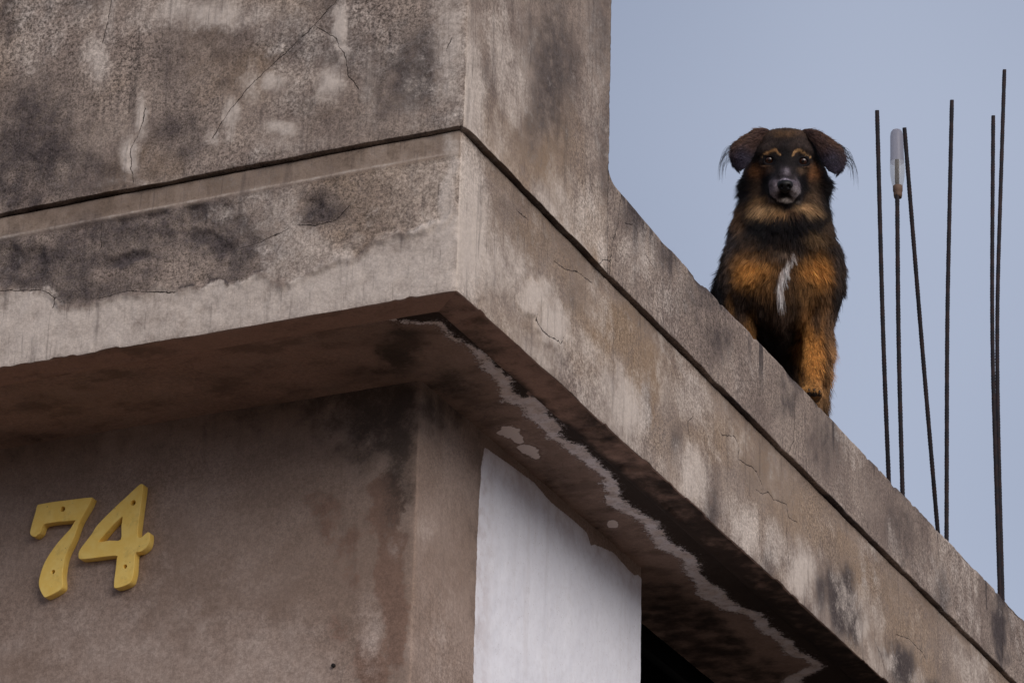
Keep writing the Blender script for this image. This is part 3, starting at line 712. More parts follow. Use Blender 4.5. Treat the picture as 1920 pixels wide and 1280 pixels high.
def salt_sdf(x, y):
    best = np.full(x.shape, 1.0)
    side = np.ones(x.shape)
    for i in range(len(salt_p) - 1):
        p, q = salt_p[i], salt_p[i + 1]
        d = q - p
        tt = np.clip(((x - p[0]) * d[0] + (y - p[1]) * d[1]) / (d @ d), 0, 1)
        ex, ey = x - p[0] - tt * d[0], y - p[1] - tt * d[1]
        dist = np.hypot(ex, ey) - (salt_w[i] * (1 - tt) + salt_w[i + 1] * tt) * 0.6
        near = dist < best
        side = np.where(near, np.sign(d[0] * ey - d[1] * ex), side)
        best = np.where(near, dist, best)
    return best, side


def soffit_patch(xs, ys):
    X, Y = np.meshgrid(xs, ys)
    Zz = Z0 + 0.015 + 0.002 * fbm(X * 5, Y * 5, 0, 3, 81) + 0.0006 * fbm(X * 40, Y * 40, 0, 2, 83)
    A = {'pale': patches(PALE, 'SO', X, Y), 'dark': patches(DARK, 'SO', X, Y), 'rust': patches(RUST, 'SO', X, Y)}
    A['saltblob'] = np.clip(A['pale'] - 0.5, 0, 1.5) * (Y > 0.3)
    A['pale'] = np.where(A['pale'] > 0.6, 0.1, A['pale'])
    A['crack'] = np.ones(X.shape)
    A['crackm'] = np.zeros(X.shape)
    A['rough'] = np.full(X.shape, 0.3)
    sd, side = salt_sdf(X, Y)
    A['salt'] = sd
    outer = side < 0
    A['wet_shade'] = np.where(outer, sstep(0.0, 0.014, sd + 0.012), 0) * np.clip(0.75 + 0.6 * sstep(0.1, 0.6, Y), 0, 1.2) * sstep(-0.5, -0.2, X)  # damp outside the salt line, plus recess shade painted in at the corner
    A['wet_shade'] = np.maximum(A['wet_shade'], 0.30 * sstep(1.15, 1.6, Y) + 0.25 * sstep(-0.17, -0.22, X) * (Y > 0.42))  # darker further along the soffit and towards the wall
    A['rust'] = np.maximum(A['rust'], 0.45 * sstep(-0.15, -0.3, X) * (Y < 0.36))
    return np.stack([X, Y, Zz], -1), A


def join_grids(name, lst, mat, parent, flip=False):
    V, F, AA, b = [], [], None, 0
    for P, A in lst:
        nr, nc = P.shape[:2]
        V.append(P.reshape(-1, 3))
        F.append(grid_faces(nr, nc, flip, b))
        b += nr * nc
        if AA is None:
            AA = {k: [] for k in A}
        for k in AA:
            AA[k].append(A[k].ravel())
    me = mesh_np(name, np.concatenate(V), np.concatenate(F))
    add_attrs(me, {k: np.concatenate(v) for k, v in AA.items()})
    return link(name, me, mat, parent)


sx = np.arange(-0.36, -0.0600, 0.004)
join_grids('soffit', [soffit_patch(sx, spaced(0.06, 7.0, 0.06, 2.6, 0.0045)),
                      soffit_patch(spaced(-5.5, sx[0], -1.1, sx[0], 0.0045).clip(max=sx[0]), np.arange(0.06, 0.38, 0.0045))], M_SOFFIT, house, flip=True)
boxes('roof_slab', [(-5.5, -0.05, 0.05, 7.0, Z0 + 0.022, ZP - 0.004)], M_CORE, house)

# --- lower walls
WX, WY, W_END = -0.2286, 0.3366, 1.306
pt_u = np.array([p[0] for p in PAINT_TOP])
pt_z = np.array([p[1] for p in PAINT_TOP])
pl_z = np.array([p[1] for p in PAINT_L])[::-1]
pl_u = np.array([p[0] for p in PAINT_L])[::-1]


def f_wall(left, x, y, z, o):
    A = merge(left, face_fields('WL', x, z), face_fields('WR', y, z))
    A['rough'] = np.clip(A['rough'] * 0.7, 0, 1)
    yl = np.interp(z, pl_z, pl_u)
    zt = np.interp(y, pt_u, pt_z)
    p = np.minimum(y - yl, zt - z)
    p = np.where(left, -0.05, p)
    A['paint'] = np.where(o < -0.02, 0.05, p)
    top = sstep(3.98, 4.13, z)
    A['dark'] = np.clip(A['dark'] + 0.25 * top * left, 0, 1)  # left face turns darker towards its top
    # the unpainted strip is its own coat of render, a touch proud of the left face
    A['_d'] = 0.0012 * sstep(-0.001, 0.002, A['paint']) - 0.002 * np.exp(-(A['crack'] / 0.003) ** 2) * A['crackm'] * 0.4
    return A


s_w = np.concatenate([spaced(-5.0, 0, -0.90, -0.0001, 0.0046), np.arange(0.0, W_END - WY, 0.0044), [W_END - WY]])
s_w = np.unique(s_w)
prof = [(0.0, z, 'f') for z in spaced(0.0, Z0 + 0.018, 3.32, Z0 + 0.017, 0.0046)][::-1]
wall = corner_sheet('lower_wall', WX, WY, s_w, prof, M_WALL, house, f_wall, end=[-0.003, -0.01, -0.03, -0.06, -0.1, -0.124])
for q in range(1):
    pass
boxes('wall_beyond', [(WX - 0.2, WX, 4.6, 7.0, 0.0, Z0 + 0.016)], M_CORE, house)

# --- near-black panels painted for the unlit opening beside the white pier
M_SURROUND = simple('black_void_surround', (0.003, 0.003, 0.003), 0.9, spec=0.05)
M_VOID = simple('black_void_panel', (0.002, 0.002, 0.0025), 0.25, spec=0.08)
wx = WX - 0.124
void_box = boxes('void_surround', [(wx - 0.05, wx, W_END - 0.02, W_END + 0.035, 1.0, Z0 + 0.016), (wx - 0.05, wx, 4.56, 4.62, 1.0, Z0 + 0.016),
                       (wx - 0.05, wx, W_END + 0.035, 4.56, 1.0, 1.06), (wx - 0.05, wx, W_END + 0.035, 4.56, Z0 - 0.03, Z0 + 0.016),
                       (wx - 0.045, wx - 0.003, 2.9, 2.95, 1.06, Z0 - 0.03)], M_SURROUND, house)
boxes('void_panel', [(wx - 0.03, wx - 0.022, W_END + 0.035, 2.9, 1.06, Z0 - 0.03), (wx - 0.03, wx - 0.022, 2.95, 4.56, 1.06, Z0 - 0.03)], M_VOID, void_box)
boxes('sill_wall', [(wx - 0.05, WX - 0.004, W_END + 0.001, 4.6, 0.0, 1.0)], M_CORE, house)
boxes('rear_wall', [(-5.5, -5.3, 0.36, 7.0, 0.0, Z0 + 0.016), (-5.3, -0.43, 6.8, 7.0, 0.0, Z0 + 0.016)], M_CORE, house)

# --- small nail hole in the render: a black stub painted as its shaded inside
_h = NAIL[0]
M_BLACK = simple('black_hole', (0.012, 0.009, 0.008), 0.9)
nail = tube('nail_hole_stub', [(_h[0], _h[1] - 0.0035, _h[2]), (_h[0], _h[1] + 0.01, _h[2])], 0.0034, M_BLACK, house, seg=10)

# ------------------------------------------------------------------ ground
t = NT('street_concrete')
c_ = t.mix(t.rng(t.noise(0.7, 5), 0.3, 0.7), (0.13, 0.10, 0.08), (0.18, 0.14, 0.112))
c_ = t.mix(t.math('MULTIPLY', t.rng(t.noise(40, 4, 0.7), 0.35, 0.7), 0.4), c_, (0.06, 0.05, 0.042))
M_GROUND = t.finish(c_, 0.95, t.bump(t.noise(30, 5), 0.5, 0.01), 0.2)
gx = np.array([-1500, -300, -60, -15, -5, 0, 5, 15, 60, 300, 1500.0])
GX, GY = np.meshgrid(gx, gx)
ground = link('ground', mesh_np('ground', np.stack([GX, GY, 0 * GX], -1).reshape(-1, 3), grid_faces(11, 11)), M_GROUND)
tag(ground, kind='structure')

# ------------------------------------------------------------------ house numerals
def yellow():
    t = NT('yellow_painted_numeral')
    c = t.mix(t.rng(t.noise(60, 4), 0.35, 0.7), (0.90, 0.60, 0.13), (0.93, 0.66, 0.18))
    c = t.mix(t.math('MULTIPLY', t.rng(t.noise(25, 4, 0.65), 0.55, 0.72), 0.35), c, (0.42, 0.27, 0.06))
    c = t.mix(t.math('MULTIPLY', t.math('SUBTRACT', 1.0, t.rng(t.voro(90), 0.05, 0.12)), t.rng(t.noise(20, 2), 0.55, 0.62)), c, (0.12, 0.07, 0.03))
    return t.finish(c, 0.5, t.bump(t.noise(180, 3), 0.25, 0.001), 0.4)


M_YELLOW = yellow()
NUM_Y = WY - 0.018


def catmull(pts, k=4):
    P = np.array(pts)
    n = len(P)
    out = []
    for i in range(n):
        p0, p1, p2, p3 = P[i - 1], P[i], P[(i + 1) % n], P[(i + 2) % n]
        for j in range(k):
            u = j / k
            out.append(0.5 * ((2 * p1) + (p2 - p0) * u + (2 * p0 - 5 * p1 + 4 * p2 - p3) * u * u + (3 * p1 - p0 - 3 * p2 + p3) * u ** 3))
    return np.array(out)


def numeral(name, outline, inner, holes, label):
    c = np.array(outline).mean(0)
    cu = bpy.data.curves.new(name, 'CURVE')
    cu.dimensions = '2D'
    cu.fill_mode = 'BOTH'
    cu.extrude = 0.0075
    cu.bevel_depth = 0.0010
    cu.bevel_resolution = 2
    loops = [catmull(outline, 3)] + ([catmull(inner, 3)] if inner else [])
    for i, (hx, hz) in enumerate(holes):
        a = np.linspace(0, 2 * np.pi, 14, endpoint=False)
        hr = (0.0060, 0.0048)[i]
        loops.append(np.stack([hx + hr * np.cos(a), hz + hr * np.sin(a)], -1))
    for lp in loops:
        sp = cu.splines.new('POLY')
        sp.points.add(len(lp) - 1)
        for q, (u, z) in zip(sp.points, lp):
            q.co = (u - c[0], z - c[1], 0, 1)
        sp.use_cyclic_u = True
    tmp = bpy.data.objects.new('outline', cu)
    COL.objects.link(tmp)
    dg = bpy.context.evaluated_depsgraph_get()
    me = bpy.data.meshes.new_from_object(tmp.evaluated_get(dg))
    bpy.data.objects.remove(tmp)
    me.name = name
    me.materials.clear()
    o = bpy.data.objects.new(name, me)
    me.materials.append(M_YELLOW)
    COL.objects.link(o)
    o.location = (c[0], NUM_Y + 0.009, c[1])
    o.rotation_euler = (RAD(90), 0, 0)
    tag(o, label, 'house number', 'yellow house number digits')
    for (hx, hz) in holes:
        s = tube('screw', [(hx - c[0], hz - c[1], -0.0088), (hx - c[0], hz - c[1], -0.004), (hx - c[0], hz - c[1], -0.003)], [0.0042, 0.0042, 0.0018], M_BLACK, None, seg=12)
        s.parent = o
    return o


numeral('numeral_seven', SEVEN, None, HOLES7, 'yellow painted numeral 7 screwed to the brown wall, leaning right')
numeral('numeral_four', FOUR, FOURH, HOLES4, 'yellow painted numeral 4 with a triangular opening, screwed to the brown wall')

# ------------------------------------------------------------------ reinforcement bars
t = NT('rusty_dark_steel')
c_ = t.mix(t.rng(t.noise(40, 4), 0.4, 0.65), (0.008, 0.006, 0.009), (0.022, 0.010, 0.010))
M_REBAR = t.finish(c_, 0.75, t.bump(t.noise(300, 3), 0.4, 0.001), 0.3)
ROD_LABELS = ['thin dark steel bar leftmost of the rods, nearest the dog',
              'upright dark steel bar with an upside-down plastic bottle stuck on its top',
              'dark steel bar that leans left, its tip just right of the bottle',
              'upright dark steel bar standing alone in the middle of the rods',
              'shorter dark steel bar of the crossing pair at the right edge',
              'tallest dark steel bar, its tip highest of all the rods']


def smooth_line(pts, step=0.004):
    P = np.array(pts, float)
    d = np.concatenate([[0], np.cumsum(np.linalg.norm(np.diff(P, axis=0), axis=1))])
    q = np.arange(0, d[-1], step)
    out = np.stack([np.interp(q, d, P[:, i]) for i in range(3)], -1)
    for _ in range(3):                                  # round off the bends
        k = 25
        if len(out) > 3 * k:
            pad = np.concatenate([2 * out[:1] - out[k:0:-1], out, 2 * out[-1:] - out[-2:-k - 2:-1]])
            cs = np.cumsum(pad, 0)
            w = 2 * k + 1
            out = np.concatenate([cs[w - 1:w], cs[w:] - cs[:-w]]) / w
    return out


for pts, lab in zip(RODS, ROD_LABELS):
    P = [np.array(p) for p in pts]
    d = P[-1] - P[-2]
    P.append(P[-1] + d * ((P[-1][2] - ZP + 0.02) / -d[2]))
    L = smooth_line(P)
    base = L[-1]
    o = tube('steel_bar', L - base, 0.0049, M_REBAR, None, seg=12, rib=(0.0075, 0.0007))
    o.location = base
    tag(o, lab, 'rebar', 'steel bars standing on the roof')

# ------------------------------------------------------------------ bottle upside down on a bar
bt, bb = np.array(BOTTLE[0]), np.array(BOTTLE[1])
H = bt[2] - bb[2]
bot = empty('plastic_bottle', (bb[0], (bt[1] + bb[1]) / 2, bb[2]))
tag(bot, 'small cloudy plastic bottle turned upside down over a steel bar', 'bottle')


def lathe(name, prof, mat, parent, seg=28, thick=None):
    th = np.linspace(0, 2 * np.pi, seg, endpoint=False)
    P = np.array(prof, float)
    V = np.stack([P[:, 0:1] * np.cos(th), P[:, 0:1] * np.sin(th), np.repeat(P[:, 1:2], seg, 1)], -1).reshape(-1, 3)
    i = np.arange(len(P) * seg).reshape(len(P), seg)
    j = np.roll(i, -1, 1)
    F = np.stack([i[:-1], j[:-1], j[1:], i[1:]], -1).reshape(-1, 4)
    o = link(name, mesh_np(name, V, F), mat, None)
    o.parent = parent
    if thick:
        m = o.modifiers.new('wall', 'SOLIDIFY')
        m.thickness = thick
        m.offset = 1
    return o


def translucent(name, col, alpha, rough):
    t = NT(name)
    tr = t.n.new('ShaderNodeBsdfTransparent')
    tl = t.n.new('ShaderNodeBsdfTranslucent')
    tl.inputs['Color'].default_value = (*col, 1)
    m1 = t.n.new('ShaderNodeMixShader')
    m1.inputs[0].default_value = 0.5
    t.l.new(t.b.outputs[0], m1.inputs[1])
    t.l.new(tl.outputs[0], m1.inputs[2])
    m2 = t.n.new('ShaderNodeMixShader')
    m2.inputs[0].default_value = alpha
    t.l.new(tr.outputs[0], m2.inputs[1])
    t.l.new(m1.outputs[0], m2.inputs[2])
    t.l.new(m2.outputs[0], t.n['Material Output'].inputs['Surface'])
    return t.finish(col, rough, None, 0.5)


M_CLOUDY = translucent('cloudy_plastic', (0.36, 0.33, 0.37), 0.62, 0.35)
M_CLEAR = translucent('yellowed_clear_plastic', (0.62, 0.58, 0.52), 0.34, 0.12)
M_CORK = simple('brown_bottle_neck', (0.13, 0.075, 0.05), 0.7)
r0 = 0.0165
up = [(0.0165, 0.52), (0.0158, 0.60), (0.0154, 0.75), (0.0150, 0.9), (0.0135, 0.955), (0.0105, 0.985), (0.006, 0.999), (0.0008, 1.0)]
lo = [(0.0112, 0.165), (0.0128, 0.19), (0.0150, 0.26), (0.0168, 0.36), (0.0172, 0.42), (0.0168, 0.50), (0.0164, 0.522)]
lathe('bottle_base', [(r, z * H) for r, z in up], M_CLOUDY, bot)
lathe('bottle_shoulder', [(r, z * H) for r, z in lo], M_CLEAR, bot)
lathe('bottle_neck', [(0.0052, 0.0), (0.0085, 0.002), (0.0098, 0.02), (0.0098, 0.07 * 1), (0.0112, 0.09), (0.0114, 0.168), (0.0104, 0.172)][:0] or
      [(r, z * H) for r, z in ((0.0056, 0.002), (0.0088, 0.0), (0.0100, 0.04), (0.0100, 0.085), (0.0112, 0.095), (0.0114, 0.165), (0.0104, 0.172), (0.0052, 0.172))], M_CORK, bot)

# ------------------------------------------------------------------ the dog
# dog frame: x = the dog's left (to the right as one faces it), y = behind the dog, z = up, origin on the roof between the front paws
SC = 0.001080                                           # metres per measured unit of the front view
CP, SP = math.cos(RAD(25.8)), math.sin(RAD(25.8))     # the head looks down at this angle
DOG_LOC = Vector((-0.0459, 1.6217, ZP + 0.0012))
DOG_ROT = RAD(21.2)
EX = np.array([1.0, 0, 0])
EU = np.array([0, -SP, CP])                             # face up
EN = np.array([0, -CP, -SP])                            # face forward


def fv(px, py, y):
    """point of the front view (px right, py down) lying y behind the front paws"""
    return np.array([(px - 1475) * SC, y, ((750 - py) * SC + SP * y) / CP])


HEAD_O = fv(1476, 300, -0.02)


def hp(a, b, c):
    """head frame: a right, b face-up, c face-forward (metres from between the eyes)"""
    return HEAD_O + a * EX + b * EU + c * EN


def front(P):
    """front view coordinates of points"""
    return 1475 + P[..., 0] / SC, 750 - (P[..., 2] * CP - P[..., 1] * SP) / SC


def sd_ell(P, c, r, fr=None):
    q = P - c
    if fr is not None:
        q = q @ fr.T
    r = np.asarray(r, float)
    k0 = np.linalg.norm(q / r, axis=-1)
    k1 = np.linalg.norm(q / (r * r), axis=-1) + 1e-9
    return k0 * (k0 - 1) / k1


def sd_cap(P, a, b, ra, rb):
    d = b - a
    t = np.clip(((P - a) @ d) / (d @ d), 0, 1)
    return np.linalg.norm(P - a - t[..., None] * d, axis=-1) - (ra + (rb - ra) * t)


def smin(a, b, k):
    h = np.clip(0.5 + 0.5 * (b - a) / k, 0, 1)
    return b + (a - b) * h - k * h * (1 - h)


HF = np.stack([EX, EU, EN])                             # rows: head axes
EYES = [(-0.0335, 0.003), (0.0360, 0.0005)]
EYE_C = 0.0135


def sd_dog(P):
    d = sd_ell(P, fv(1467, 525, 0.07), (0.088, 0.11, 0.135))
    d = smin(d, sd_ell(P, fv(1470, 525, 0.015), (0.062, 0.055, 0.085)), 0.03)
    for px in (1398, 1541):
        d = smin(d, sd_ell(P, fv(px, 515, 0.035), (0.043, 0.06, 0.078)), 0.03)
    d = smin(d, sd_cap(P, fv(1469, 470, 0.05), fv(1475, 345, 0.04), 0.090, 0.074), 0.04)
    d = smin(d, sd_cap(P, fv(1467, 545, 0.12), np.array([-0.035, 0.30, 0.125]), 0.10, 0.112), 0.04)
    d = smin(d, sd_cap(P, np.array([-0.01, 0.10, 0.35]), np.array([-0.045, 0.33, 0.16]), 0.075, 0.10), 0.04)
    d = smin(d, sd_ell(P, fv(1467, 438, 0.075), (0.094, 0.075, 0.062)), 0.04)
    d = smin(d, sd_ell(P, fv(1374, 552, 0.20), (0.030, 0.055, 0.050)), 0.03)
    # hind legs folded beside the rump
    for sx, tx in ((-1, -0.125), (1, 0.0)):
        d = smin(d, sd_ell(P, np.array([tx, 0.235, 0.10]), (0.048, 0.095, 0.10)), 0.03)
        fx = tx - 0.006 if sx < 0 else 0.004
        d = smin(d, sd_cap(P, np.array([fx, 0.20, 0.03]), np.array([fx, 0.085, 0.02]), 0.024, 0.018), 0.015)
        d = smin(d, sd_ell(P, np.array([fx, 0.07, 0.015]), (0.022, 0.03, 0.015)), 0.012)
    # tail lying on the roof
    d = smin(d, sd_cap(P, np.array([-0.05, 0.40, 0.07]), np.array([-0.20, 0.46, 0.03]), 0.035, 0.022), 0.03)
    # front legs
    for pts in ([fv(1541, 540, 0.035), fv(1535, 605, 0.05), fv(1526, 695, 0.028), fv(1523, 731, 0.018)],
                [fv(1394, 540, 0.035), fv(1390, 605, 0.05), fv(1400, 690, 0.020), np.array([-0.074, 0.004, 0.03])]):
        rr = (0.040, 0.0265, 0.0195, 0.018)
        for i in range(3):
            d = smin(d, sd_cap(P, pts[i], pts[i + 1], rr[i], rr[i + 1]), 0.012)
    for x0 in (0.0505, -0.075):
        d = smin(d, sd_ell(P, np.array([x0, 0.008, 0.016]), (0.021, 0.026, 0.016)), 0.010)
        for k in range(4):
            q = (k - 1.5)
            d = smin(d, sd_ell(P, np.array([x0 + q * 0.0108, -0.017 + 0.004 * q * q, 0.0105]), (0.0062, 0.013, 0.0105)), 0.0035)
    # head
    h = sd_ell(P, hp(0, 0.010, -0.045), (0.072, 0.057, 0.068), HF)
    h = smin(h, sd_ell(P, hp(0, 0.042, -0.052), (0.060, 0.027, 0.05), HF), 0.012)
    for s in (-1, 1):
        h = smin(h, sd_ell(P, hp(s * 0.047, -0.034, -0.055), (0.036, 0.038, 0.045), HF), 0.025)
        h = smin(h, sd_ell(P, hp(s * 0.033, 0.021, 0.004), (0.020, 0.011, 0.018), HF), 0.014)
    h = smin(h, sd_cap(P, hp(0, -0.014, 0.000), hp(-0.001, -0.043, 0.075), 0.037, 0.025), 0.016)
    for s in (-1, 1):
        h = smin(h, sd_ell(P, hp(-0.002 + s * 0.0150, -0.054, 0.064), (0.0175, 0.0215, 0.036), HF), 0.005)
    h = smin(h, sd_cap(P, hp(0, -0.062, 0.0), hp(-0.002, -0.0700, 0.070), 0.024, 0.0140), 0.006)
    h = smin(h, sd_cap(P, hp(0, 0.02, 0.02), hp(0, -0.03, 0.055), 0.012, 0.012), 0.015)
    # mouth line and centre split
    mouth = sd_ell(P, hp(-0.002, -0.0655, 0.085), (0.021, 0.0010, 0.030), HF)
    h = -smin(-h, mouth, 0.0025)
    # eye openings with lids
    for (a, b) in EYES:
        c = hp(a, b, EYE_C)
        h = smin(h, np.linalg.norm(P - c, axis=-1) - 0.0156, 0.006)
        h = -smin(-h, sd_ell(P, c + 0.010 * EN, (0.0110, 0.0088, 0.016), HF), 0.002)
    return smin(d, h, 0.03)


def surface_nets(fn, lo, hi, h, blk=4):
    """closed smooth mesh of fn = 0; fn is only evaluated finely near the surface"""
    lo, hi = np.array(lo, float), np.array(hi, float)
    nb = np.ceil((hi - lo) / (h * blk)).astype(int)
    ax = [lo[i] + (np.arange(nb[i]) + 0.5) * h * blk for i in range(3)]
    C = np.stack(np.meshgrid(*ax, indexing='ij'), -1)
    dc = fn(C.reshape(-1, 3)).reshape(nb)
    D = np.repeat(np.repeat(np.repeat(dc, blk, 0), blk, 1), blk, 2).astype(np.float32)
    near = np.argwhere(np.abs(dc) < h * blk * 1.6)
    off = np.stack(np.meshgrid(*[np.arange(blk)] * 3, indexing='ij'), -1).reshape(-1, 3)
    I = (near[:, None] * blk + off[None]).reshape(-1, 3)
    vals = np.concatenate([fn(lo + (c + 0.5) * h) for c in np.array_split(I, max(1, len(I) // 200000))])
    D[I[:, 0], I[:, 1], I[:, 2]] = vals
    ins = D < 0
    n = np.array(D.shape)
    acc = np.zeros((*(n - 1), 3), np.float32)
    cnt = np.zeros(n - 1, np.float32)
    corners = [(i, j, k) for i in (0, 1) for j in (0, 1) for k in (0, 1)]

    def cs(A, c):
        return A[c[0]:n[0] - 1 + c[0], c[1]:n[1] - 1 + c[1], c[2]:n[2] - 1 + c[2]]
    for c0 in corners:
        for axn in range(3):
            if c0[axn]:
                continue
            c1 = list(c0)
            c1[axn] = 1
            d0, d1 = cs(D, c0), cs(D, c1)
            x = cs(ins, c0) != cs(ins, c1)
            t = np.where(x, d0 / np.where(x, d0 - d1, 1), 0)
            for k in range(3):
                acc[..., k] += np.where(x, c0[k] + (t if k == axn else 0), 0)
            cnt += x
    act = cnt > 0
    idx = np.full(act.shape, -1, np.int64)
    idx[act] = np.arange(act.sum())
    cell = np.argwhere(act)
    V = lo + (cell + acc[act] / cnt[act][:, None] + 0.5) * h
    F = []
    for axn in range(3):
        a1, a2 = (axn + 1) % 3, (axn + 2) % 3
        sl0 = [slice(None)] * 3
        sl1 = [slice(None)] * 3
        sl0[axn], sl1[axn] = slice(0, n[axn] - 1), slice(1, None)
        e = np.argwhere(ins[tuple(sl0)] != ins[tuple(sl1)])
        e = e[(e[:, a1] > 0) & (e[:, a2] > 0) & (e[:, a1] < n[a1] - 1) & (e[:, a2] < n[a2] - 1)]
        q = []
        for (u, v) in ((1, 1), (0, 1), (0, 0), (1, 0)):
            c = e.copy()
            c[:, a1] -= u
            c[:, a2] -= v
            q.append(idx[c[:, 0], c[:, 1], c[:, 2]])
        q = np.stack(q, -1)
        fl = ins[e[:, 0], e[:, 1], e[:, 2]]
        q = np.where(fl[:, None], q, q[:, ::-1])
        F.append(q[(q >= 0).all(1)])
    return V, np.concatenate(F)


def to_seg(x, y, pts):
    best, tb = np.full(np.shape(x), 1e9), np.zeros(np.shape(x))
    L = len(pts) - 1
    for i in range(L):
        (x0, y0), (x1, y1) = pts[i], pts[i + 1]
        dx, dy = x1 - x0, y1 - y0
        t = np.clip(((x - x0) * dx + (y - y0) * dy) / (dx * dx + dy * dy), 0, 1)
        d = np.hypot(x - x0 - t * dx, y - y0 - t * dy)
        tb = np.where(d < best, (i + t) / L, tb)
        best = np.minimum(best, d)
    return best, tb


BLACK, DKBROWN, BROWN = (0.0055, 0.0045, 0.006), (0.034, 0.022, 0.018), (0.085, 0.048, 0.030)
TAN, ORANGE, CREAM, WHITE, GREY = (0.40, 0.22, 0.098), (0.62, 0.275, 0.070), (0.62, 0.38, 0.19), (0.74, 0.67, 0.65), (0.20, 0.165, 0.19)
COAT = [  # px, py, rx, ry, colour, strength  (front view); includes painted muzzle highlights and belly shade
    (1475, 268, 62, 30, (0.040, 0.026, 0.022), 0.9), (1475, 244, 48, 9, (0.16, 0.085, 0.04), 0.75), (1440, 262, 18, 22, (0.055, 0.036, 0.030), 0.8), (1512, 264, 18, 22, (0.055, 0.036, 0.030), 0.8),
    (1475, 288, 13, 22, BLACK, 0.9), (1446, 297, 17, 11, BLACK, 0.9), (1509, 299, 17, 11, BLACK, 0.9),
    (1418, 320, 18, 16, (0.27, 0.12, 0.052), 1.0), (1533, 322, 14, 16, (0.27, 0.12, 0.052), 1.0),
    (1412, 348, 20, 18, (0.085, 0.050, 0.030), 0.9), (1541, 350, 20, 18, (0.075, 0.045, 0.028), 0.9),
    (1444, 315, 9, 8, (0.13, 0.075, 0.05), 0.9), (1509, 318, 10, 8, (0.15, 0.09, 0.055), 0.9), (1437, 306, 6, 5, (0.16, 0.09, 0.055), .8), (1520, 308, 6, 5, (0.18, 0.10, 0.06), .8),
    (1436, 340, 8, 22, BLACK, 0.9), (1513, 344, 8, 22, BLACK, 0.9),
    (1475, 324, 9.5, 13, (0.10, 0.08, 0.095), 1.0), (1476, 322, 4.5, 8, (0.24, 0.205, 0.23), 0.9),  # second blob paints a highlight down the muzzle bridge
    (1475, 332, 12, 6, (0.035, 0.028, 0.036), 0.8),
    (1454, 350, 9, 16, GREY, 1.0), (1495, 350, 9, 16, GREY, 1.0), (1494, 360, 9, 10, (0.50, 0.45, 0.47), 0.95), (1453, 362, 8, 9, (0.36, 0.31, 0.33), 0.9), (1475, 338, 15, 4.5, (0.42, 0.37, 0.46), 0.9),  # last blob paints the lit rim above the nose
    (1474, 375, 20, 5, (0.78, 0.69, 0.63), 1.0), (1474, 367, 11, 3, (0.02, 0.015, 0.017), 0.9), (1475, 385, 30, 6, BLACK, 0.95),
    (1420, 378, 24, 12, TAN, 0.75), (1436, 394, 24, 11, CREAM, 0.85), (1460, 402, 22, 7, TAN, 0.9), (1490, 400, 16, 7, (0.17, 0.09, 0.045), 0.9), (1520, 390, 22, 10, CREAM, 0.9), (1532, 374, 18, 14, (0.17, 0.10, 0.055), 0.8),
    (1396, 366, 15, 46, BLACK, 0.95), (1560, 376, 17, 46, BLACK, 0.95),
    (1475, 440, 72, 29, BLACK, 1.0), (1425, 425, 24, 18, BLACK, 0.7), (1386, 410, 13, 26, (0.19, 0.105, 0.055), 0.9), (1375, 385, 8, 18, (0.06, 0.04, 0.04), .8),
    (1535, 448, 24, 16, (0.19, 0.11, 0.052), 0.85), (1556, 425, 10, 26, (0.10, 0.06, 0.036), 0.7), (1408, 452, 20, 12, (0.075, 0.045, 0.03), 0.7), (1370, 455, 12, 40, (0.045, 0.034, 0.035), .7),
    (1468, 545, 34, 70, (0.10, 0.05, 0.022), 0.9), (1412, 506, 36, 30, ORANGE, 1.0), (1533, 510, 33, 30, ORANGE, 1.0), (1420, 480, 28, 9, (0.16, 0.09, 0.05), .7), (1440, 540, 24, 24, (0.20, 0.095, 0.033), 0.8), (1512, 545, 20, 24, (0.20, 0.10, 0.035), 0.8),
    (1475, 478, 26, 8, (0.22, 0.15, 0.11), 0.6), (1366, 520, 12, 50, (0.085, 0.058, 0.045), 0.8), (1572, 500, 10, 50, (0.06, 0.042, 0.035), 0.8),
    (1470, 605, 15, 30, (0.15, 0.095, 0.07), 0.85), (1450, 600, 30, 40, (0.055, 0.03, 0.018), 0.6), (1500, 610, 14, 40, (0.07, 0.035, 0.018), 0.6),
    (1393, 585, 15, 40, (0.05, 0.03, 0.022), 0.8), (1370, 575, 8, 30, (0.28, 0.135, 0.045), 0.8), (1412, 620, 9, 40, (0.30, 0.145, 0.05), 0.8), (1400, 680, 20, 60, ORANGE, 0.6),
    (1455, 670, 48, 62, (0.014, 0.009, 0.007), 0.95), (1495, 650, 14, 60, (0.014, 0.009, 0.007), 0.8),  # shadow between the front legs painted into the belly fur
    (1530, 600, 24, 50, (0.34, 0.16, 0.055), 0.85), (1552, 600, 10, 60, (0.30, 0.16, 0.075), 0.8), (1527, 670, 26, 60, ORANGE, 1.0), (1522, 735, 26, 18, (0.52, 0.26, 0.085), 1.0), (1533, 600, 9, 36, (0.055, 0.034, 0.026), 0.8),
    (1564, 695, 14, 70, (0.50, 0.27, 0.12), 1.0), (1551, 660, 4, 60, (0.10, 0.05, 0.022), 0.8), (1562, 760, 26, 40, (0.46, 0.26, 0.12), 1.0), (1560, 610, 12, 30, (0.06, 0.04, 0.035), 0.5)]
